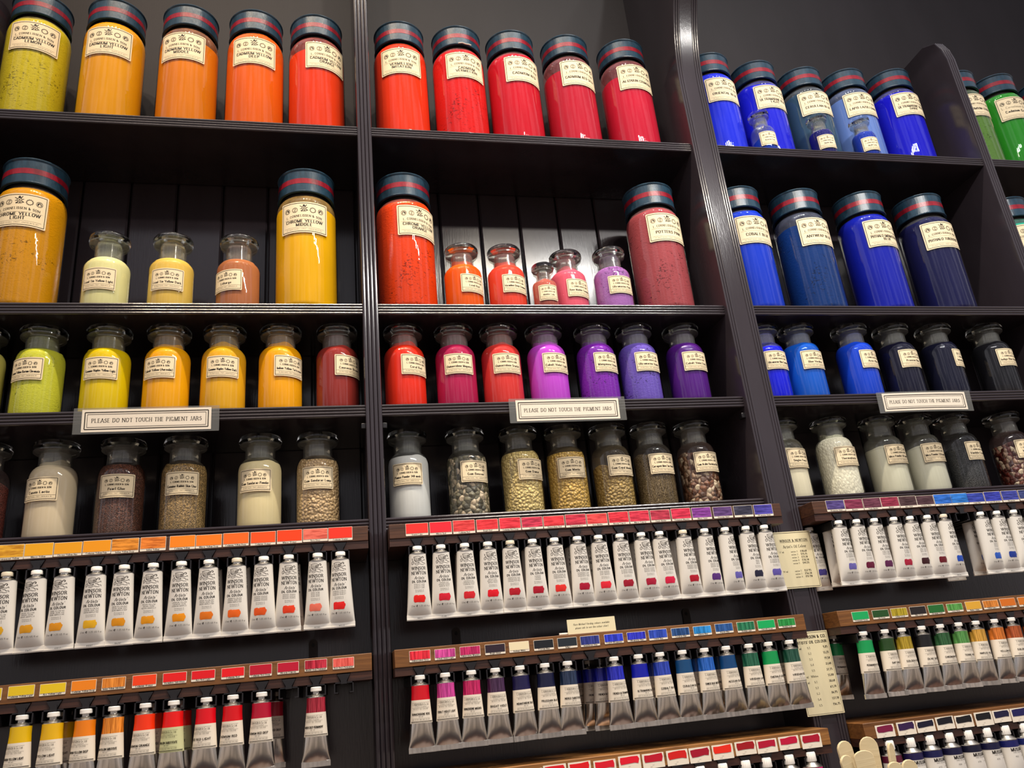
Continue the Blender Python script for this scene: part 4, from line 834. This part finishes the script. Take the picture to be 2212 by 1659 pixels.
back_tube(pg, .7690, .012, pg.location[2], 'shaded metal paint tube with green band starting the lower right oak rack', math.radians(10), math.radians(3))

mms = [.1777, .2098, .2413, .2745, .3091, .3448, .3805, .4150, .4506, .4843, .5190, .5542, .5875, .6224, .6578]
MMC = ['#c81828', '#d01c24', '#c4142c', '#e01824', '#e4141e', '#e0142c', '#e6122e', '#c4102c', '#d81c1c', '#a80c2c', '#f02c1a', '#a4141e', '#b80c34', '#c40e3c', '#b00e30']
mms2 = mms; MMC = MMC
rack('oak tube rack with painted red cards at the bottom of the middle bay', .0675, .6885, -.1250, -.1030, mms, [(x, .0318, c, 0, '50'+str(i)) for i, (x, c) in enumerate(zip(mms, MMC))], 'mus', OAKR)
mrs = [.7799, .8158, .8488, .8830, .9161, .9513, .9835, 1.0160, 1.050]
MRC = ['#7c1440', '#34184a', '#12122c', '#10101c', '#101016', '#0e0e14', '#14143c', '#1a1a58', '#16206c']
rack('oak tube rack with purple to black painted cards at the bottom of the right bay', .746, 1.36, -.1250, -.1030, [.7868, .8224, .8556, .8896, .9232, .9564, .9896, 1.0231, 1.056], [(x, .0312, c, 0, '48'+str(i)) for i, (x, c) in enumerate(zip(mrs, MRC))], 'mus', OAK)
for x, c, ds in ((.4506, '#a01020', 'first'), (.4843, '#b01030', 'second'), (.5184, '#c01430', 'third'), (.5537, '#b01440', 'fourth'), (.5864, '#c01430', 'fifth'), (.6220, '#d01450', 'sixth'), (.6568, '#e0187c', 'rightmost')):
    mus_tube(x*.9948, -.1310, -.0465, c, '510', 'white capped oil paint tube under the red cards, %s' % ({'rightmost': 'magenta band, right end', 'sixth': 'next to the magenta one'}.get(ds, ds+' visible from the left')))
for x, c, nb, ds in ((.7868, '#5c1430', '474', 'maroon'), (.8224, '#1c1448', '477', 'dark violet'), (.8556, '#16184c', '673', 'indigo'), (.8896, '#14143c', '484', 'ink blue'), (.9232, '#121430', '694', 'blue black'), (.9564, '#14143c', '478', 'midnight blue'), (.9896, '#141a60', '482', 'dark royal blue'), (1.0231, '#182468', '484', 'navy blue')):
    mus_tube(x*.9948, -.1295, -.0465, c, nb, 'white capped MUSSINI'.replace(' MUSSINI', '')+' oil paint tube with %s band hanging at the bottom right' % ds)

# ------------------------------------------------------------------ notices, price cards
def notice(x0, x1, z0, z1, label, rot=0, curl=0):
    cx, cz = (x0+x1)/2, (z0+z1)/2
    t = empty('notice_sign', (cx, -.0045, cz), 0, label, 'sign', 'laminated shelf notices'); t.rotation_euler = (math.radians(4), rot, 0)
    W, H = (x1-x0)/2, (z1-z0)/2
    f = lambda u, v, l: (u, -l-.0012-curl*.008*(u/W)**2, v-curl*.006*(u/W)**2)
    mb = MB(); sheet(mb, -W, -H, W, H, f, 0, .0003, .0008, 12); mb.build('laminate_film', LAM, t)
    mb = MB(); a, b = W-.0115, H-.0028; g = lambda u, v, l: f(u, v, l+.0004)
    sheet(mb, -a, -b, a, b, g, 0, .0002, .0003, 12)
    g = lambda u, v, l: f(u, v, l+.0005)
    frame(mb, -a+.0042, -b+.0042, a-.0042, b-.0042, .0013, g); frame(mb, -a+.0075, -b+.0072, a-.0075, b-.0072, .0006, g)
    text(mb, 'PLEASE DO NOT TOUCH THE PIGMENT JARS', 0, -.0026, .0056, g, 1, 'light', fit=2*a-.026)
    mb.build('printed_notice', [PAPERW, INK], t)
notice(-.3785, -.1770, .3950, .4345, 'laminated notice PLEASE DO NOT TOUCH THE PIGMENT JARS below the yellow jars', 0)
notice(.2700, .4700, .3935, .4345, 'laminated notice PLEASE DO NOT TOUCH THE PIGMENT JARS below the purple jars', 0)
notice(.9500, 1.1480, .3935, .4325, 'laminated curling notice PLEASE DO NOT TOUCH THE PIGMENT JARS below the dark blue jars', 0, .35)
def card(name, x0, x1, z0, z1, y, label, paper, draw, rot=0):
    mb = MB(); W, H = x1-x0, z1-z0; f = lambda u, v, l: (u, -l, v)
    sheet(mb, -W/2, -H/2, W/2, H/2, f, 0, .0005, .0006, 4)
    draw(mb, W, H, lambda u, v, l: (u, -l-.0004, v))
    o = mb.build(name, [paper, INK, INKG], None, ((x0+x1)/2, y, (z0+z1)/2)); o.rotation_euler = (0, rot, 0)
    return tag(o, label, 'card')
def d1(mb, W, H, f):
    frame(mb, -W/2+.002, -H/2+.002, W/2-.002, H/2-.002, .0006, f)
    text(mb, 'WINSOR & NEWTON', .004, .0290, .0036, f, 1, 'serif', fit=.050); line(mb, -.021, .0280, .030, .0280, .0003, f)
    text(mb, "Artist's Oil Colour", .004, .0190, .0040, f, 1, 'light', fit=.042)
    for i, (a, b) in enumerate((('series 1', '£10.60'), ('series 2', '£15.15'), ('series 3', '£21.10'), ('series 4', '£28.20'), ('series 5', '£41.55'))):
        text(mb, a, -.005, .0115-.0047*i, .0025, f, 1, 'light', 'l', fit=.012); text(mb, b, .012, .0115-.0047*i, .0027, f, 1, 'bold', 'l', fit=.0125)
    text(mb, '37 ml', -.026, .0115, .0024, f, 1, 'light', 'l'); text(mb, '90 ml', -.026, -.0195, .0024, f, 1, 'light', 'l')
    for i, (a, b) in enumerate((('series 1', '£37.95'), ('series 2', '£56.20'), ('series 4', '£97.90'))):
        text(mb, a, -.005, -.0195-.0047*i, .0025, f, 1, 'light', 'l', fit=.012); text(mb, b, .012, -.0195-.0047*i, .0027, f, 1, 'bold', 'l', fit=.0125)
card('price_card', .6800, .7530, .0995, .1900, -.0135, 'cream Winsor and Newton'.replace(' Winsor and Newton', '')+' price card with series prices fixed to the pilaster beside the upper tubes', CARD, d1, math.radians(0))
def d2(mb, W, H, f):
    a = W/2-.0018; b = H/2-.0018
    frame(mb, -a, -b, a, b, .0004, f)
    text(mb, 'C. ROBERSON & CO.', 0, H/2-.0100, .0040, f, 1, 'bold', fit=.055); text(mb, "ARTISTS' OIL COLOUR", 0, H/2-.0175, .0036, f, 1, 'bold', fit=.055)
    rows = [('40 ml', 'S.1', '9,85'), ('', 'S.2', '13,35'), ('', 'S.3', '19,50'), ('', 'S.4', '31,40'), ('', 'S.5', '37,25'), ('225 ml', 'Whites', '23,00'), ('225 ml', 'S.1', '38,60'), ('', 'S.2', '62,70'), ('', 'S.3', '86,95'), ('', 'S.4', '137,10'), ('', 'S.5', '156,75')]
    for i, (p, q, r) in enumerate(rows):
        v = H/2-.0255-.0083*i
        if p: text(mb, p, -.028, v, .0026, f, 1, 'light', 'l')
        text(mb, q, -.006, v, .0028, f, 1, 'light', 'c'); text(mb, r, .027, v, .0028, f, 1, 'bold', 'r')
card('price_card', .6810, .7440, -.0880, .0330, -.0135, 'tall cream price list card fixed to the pilaster beside the lower tubes', CARD, d2, 0)
def d3(mb, W, H, f):
    text(mb, 'Rare Michael Harding colours available', 0, .0015, .0026, f, 1, 'ital', fit=.055); text(mb, 'please ask to see the colour chart', 0, -.0035, .0026, f, 1, 'ital', fit=.050)
card('small_card', .3150, .3875, .0583, .0785, -.0470, 'small cream handwritten style card standing on top of the lower middle oak rack', CARD, d3)
mb = MB(); mb.sweep([[(.3025+.016*i/4, -.045+.0015*math.sin(a*PI/3), .0597+.0015*math.cos(a*PI/3)) for a in range(6)] for i in range(5)]); tag(mb.build('chalk_stub', PAPERW), 'short pale stub lying by the small card on the lower middle oak rack', 'stub')

# ------------------------------------------------------------------ wooden spatulas in a crock
CX, CY = .684, -.135
cr = empty('utensil_crock', (CX, CY, -.40), 0, 'dark crock full of pale wooden spatulas at the foot of the pilaster', 'pot')
mb = MB(); mb.lathe([(.001, 0), (.048, 0), (.052, .006), (.055, .16), (.058, .165), (.056, .169), (.052, .166), (.049, .01), (.001, .008)], 48); mb.build('crock_body', CROCK, cr)
def spatula(tx, tz, ty, wd, lean, rz, tip, label):
    """flat paddle; its tip at (tx, tz), foot inside the crock"""
    L = .175; o = MB(); n = 9; th = .0018; out = []
    for s in (-1, 1):
        side = []
        for i in range(n+1):
            v = i/n*L
            w_ = wd*.30 if v < .09 else wd*.30+(wd*.5-wd*.30)*min(1, (v-.09)/.035)
            side.append((s*w_, v))
        out.append(side)
    tips = [(wd*.5*math.cos(a*PI/8), L+(tip*wd*.5)*math.sin(a*PI/8)) for a in range(1, 8)]
    poly = out[1]+tips+list(reversed(out[0]))
    o.sweep([[(x, y, z) for x, z in poly] for y in (th, -th)], smooth=False)
    ob = o.build('wooden_spatula', BAMB, None, bevel=.0007)
    ob.rotation_euler = (0, math.radians(lean), math.radians(rz))
    tot = L+tip*wd*.5
    dx = math.sin(math.radians(lean))*tot*math.cos(math.radians(rz)); dy = math.sin(math.radians(lean))*tot*math.sin(math.radians(rz)); dz = math.cos(math.radians(lean))*tot
    ob.location = (tx-dx, ty-dy, tz-dz)
    return tag(ob, label, 'spatula', 'wooden spatulas in the crock')
for a in ((.659, -.1140, -.128, .024, -6, 8, .9, 'rounded pale wooden spatula behind the wide one in the left cluster'),
          (.688, -.1110, -.142, .024, 2, -20, 1.1, 'tallest oval wooden spatula, in the middle of the crock'),
          (.643, -.1290, -.150, .020, -11, 15, .8, 'leftmost wooden spatula in the crock'),
          (.666, -.1250, -.157, .026, -4, -12, .6, 'wide wooden spatula in front in the left cluster'),
          (.727, -.1230, -.132, .013, 8, 20, 1.8, 'narrow pointed wooden spatula in the right cluster'),
          (.709, -.1430, -.158, .021, 6, 0, .7, 'short wooden spatula in front of the pointed one'),
          (.738, -.1440, -.150, .023, 14, 0, .9, 'rightmost wooden spatula in the crock'),
          (.686, -.1480, -.166, .018, 1, 10, .8, 'lowest wooden spatula between the two clusters')):
    spatula(a[0], a[1], a[2], a[3], a[4], a[5], a[6], a[7])
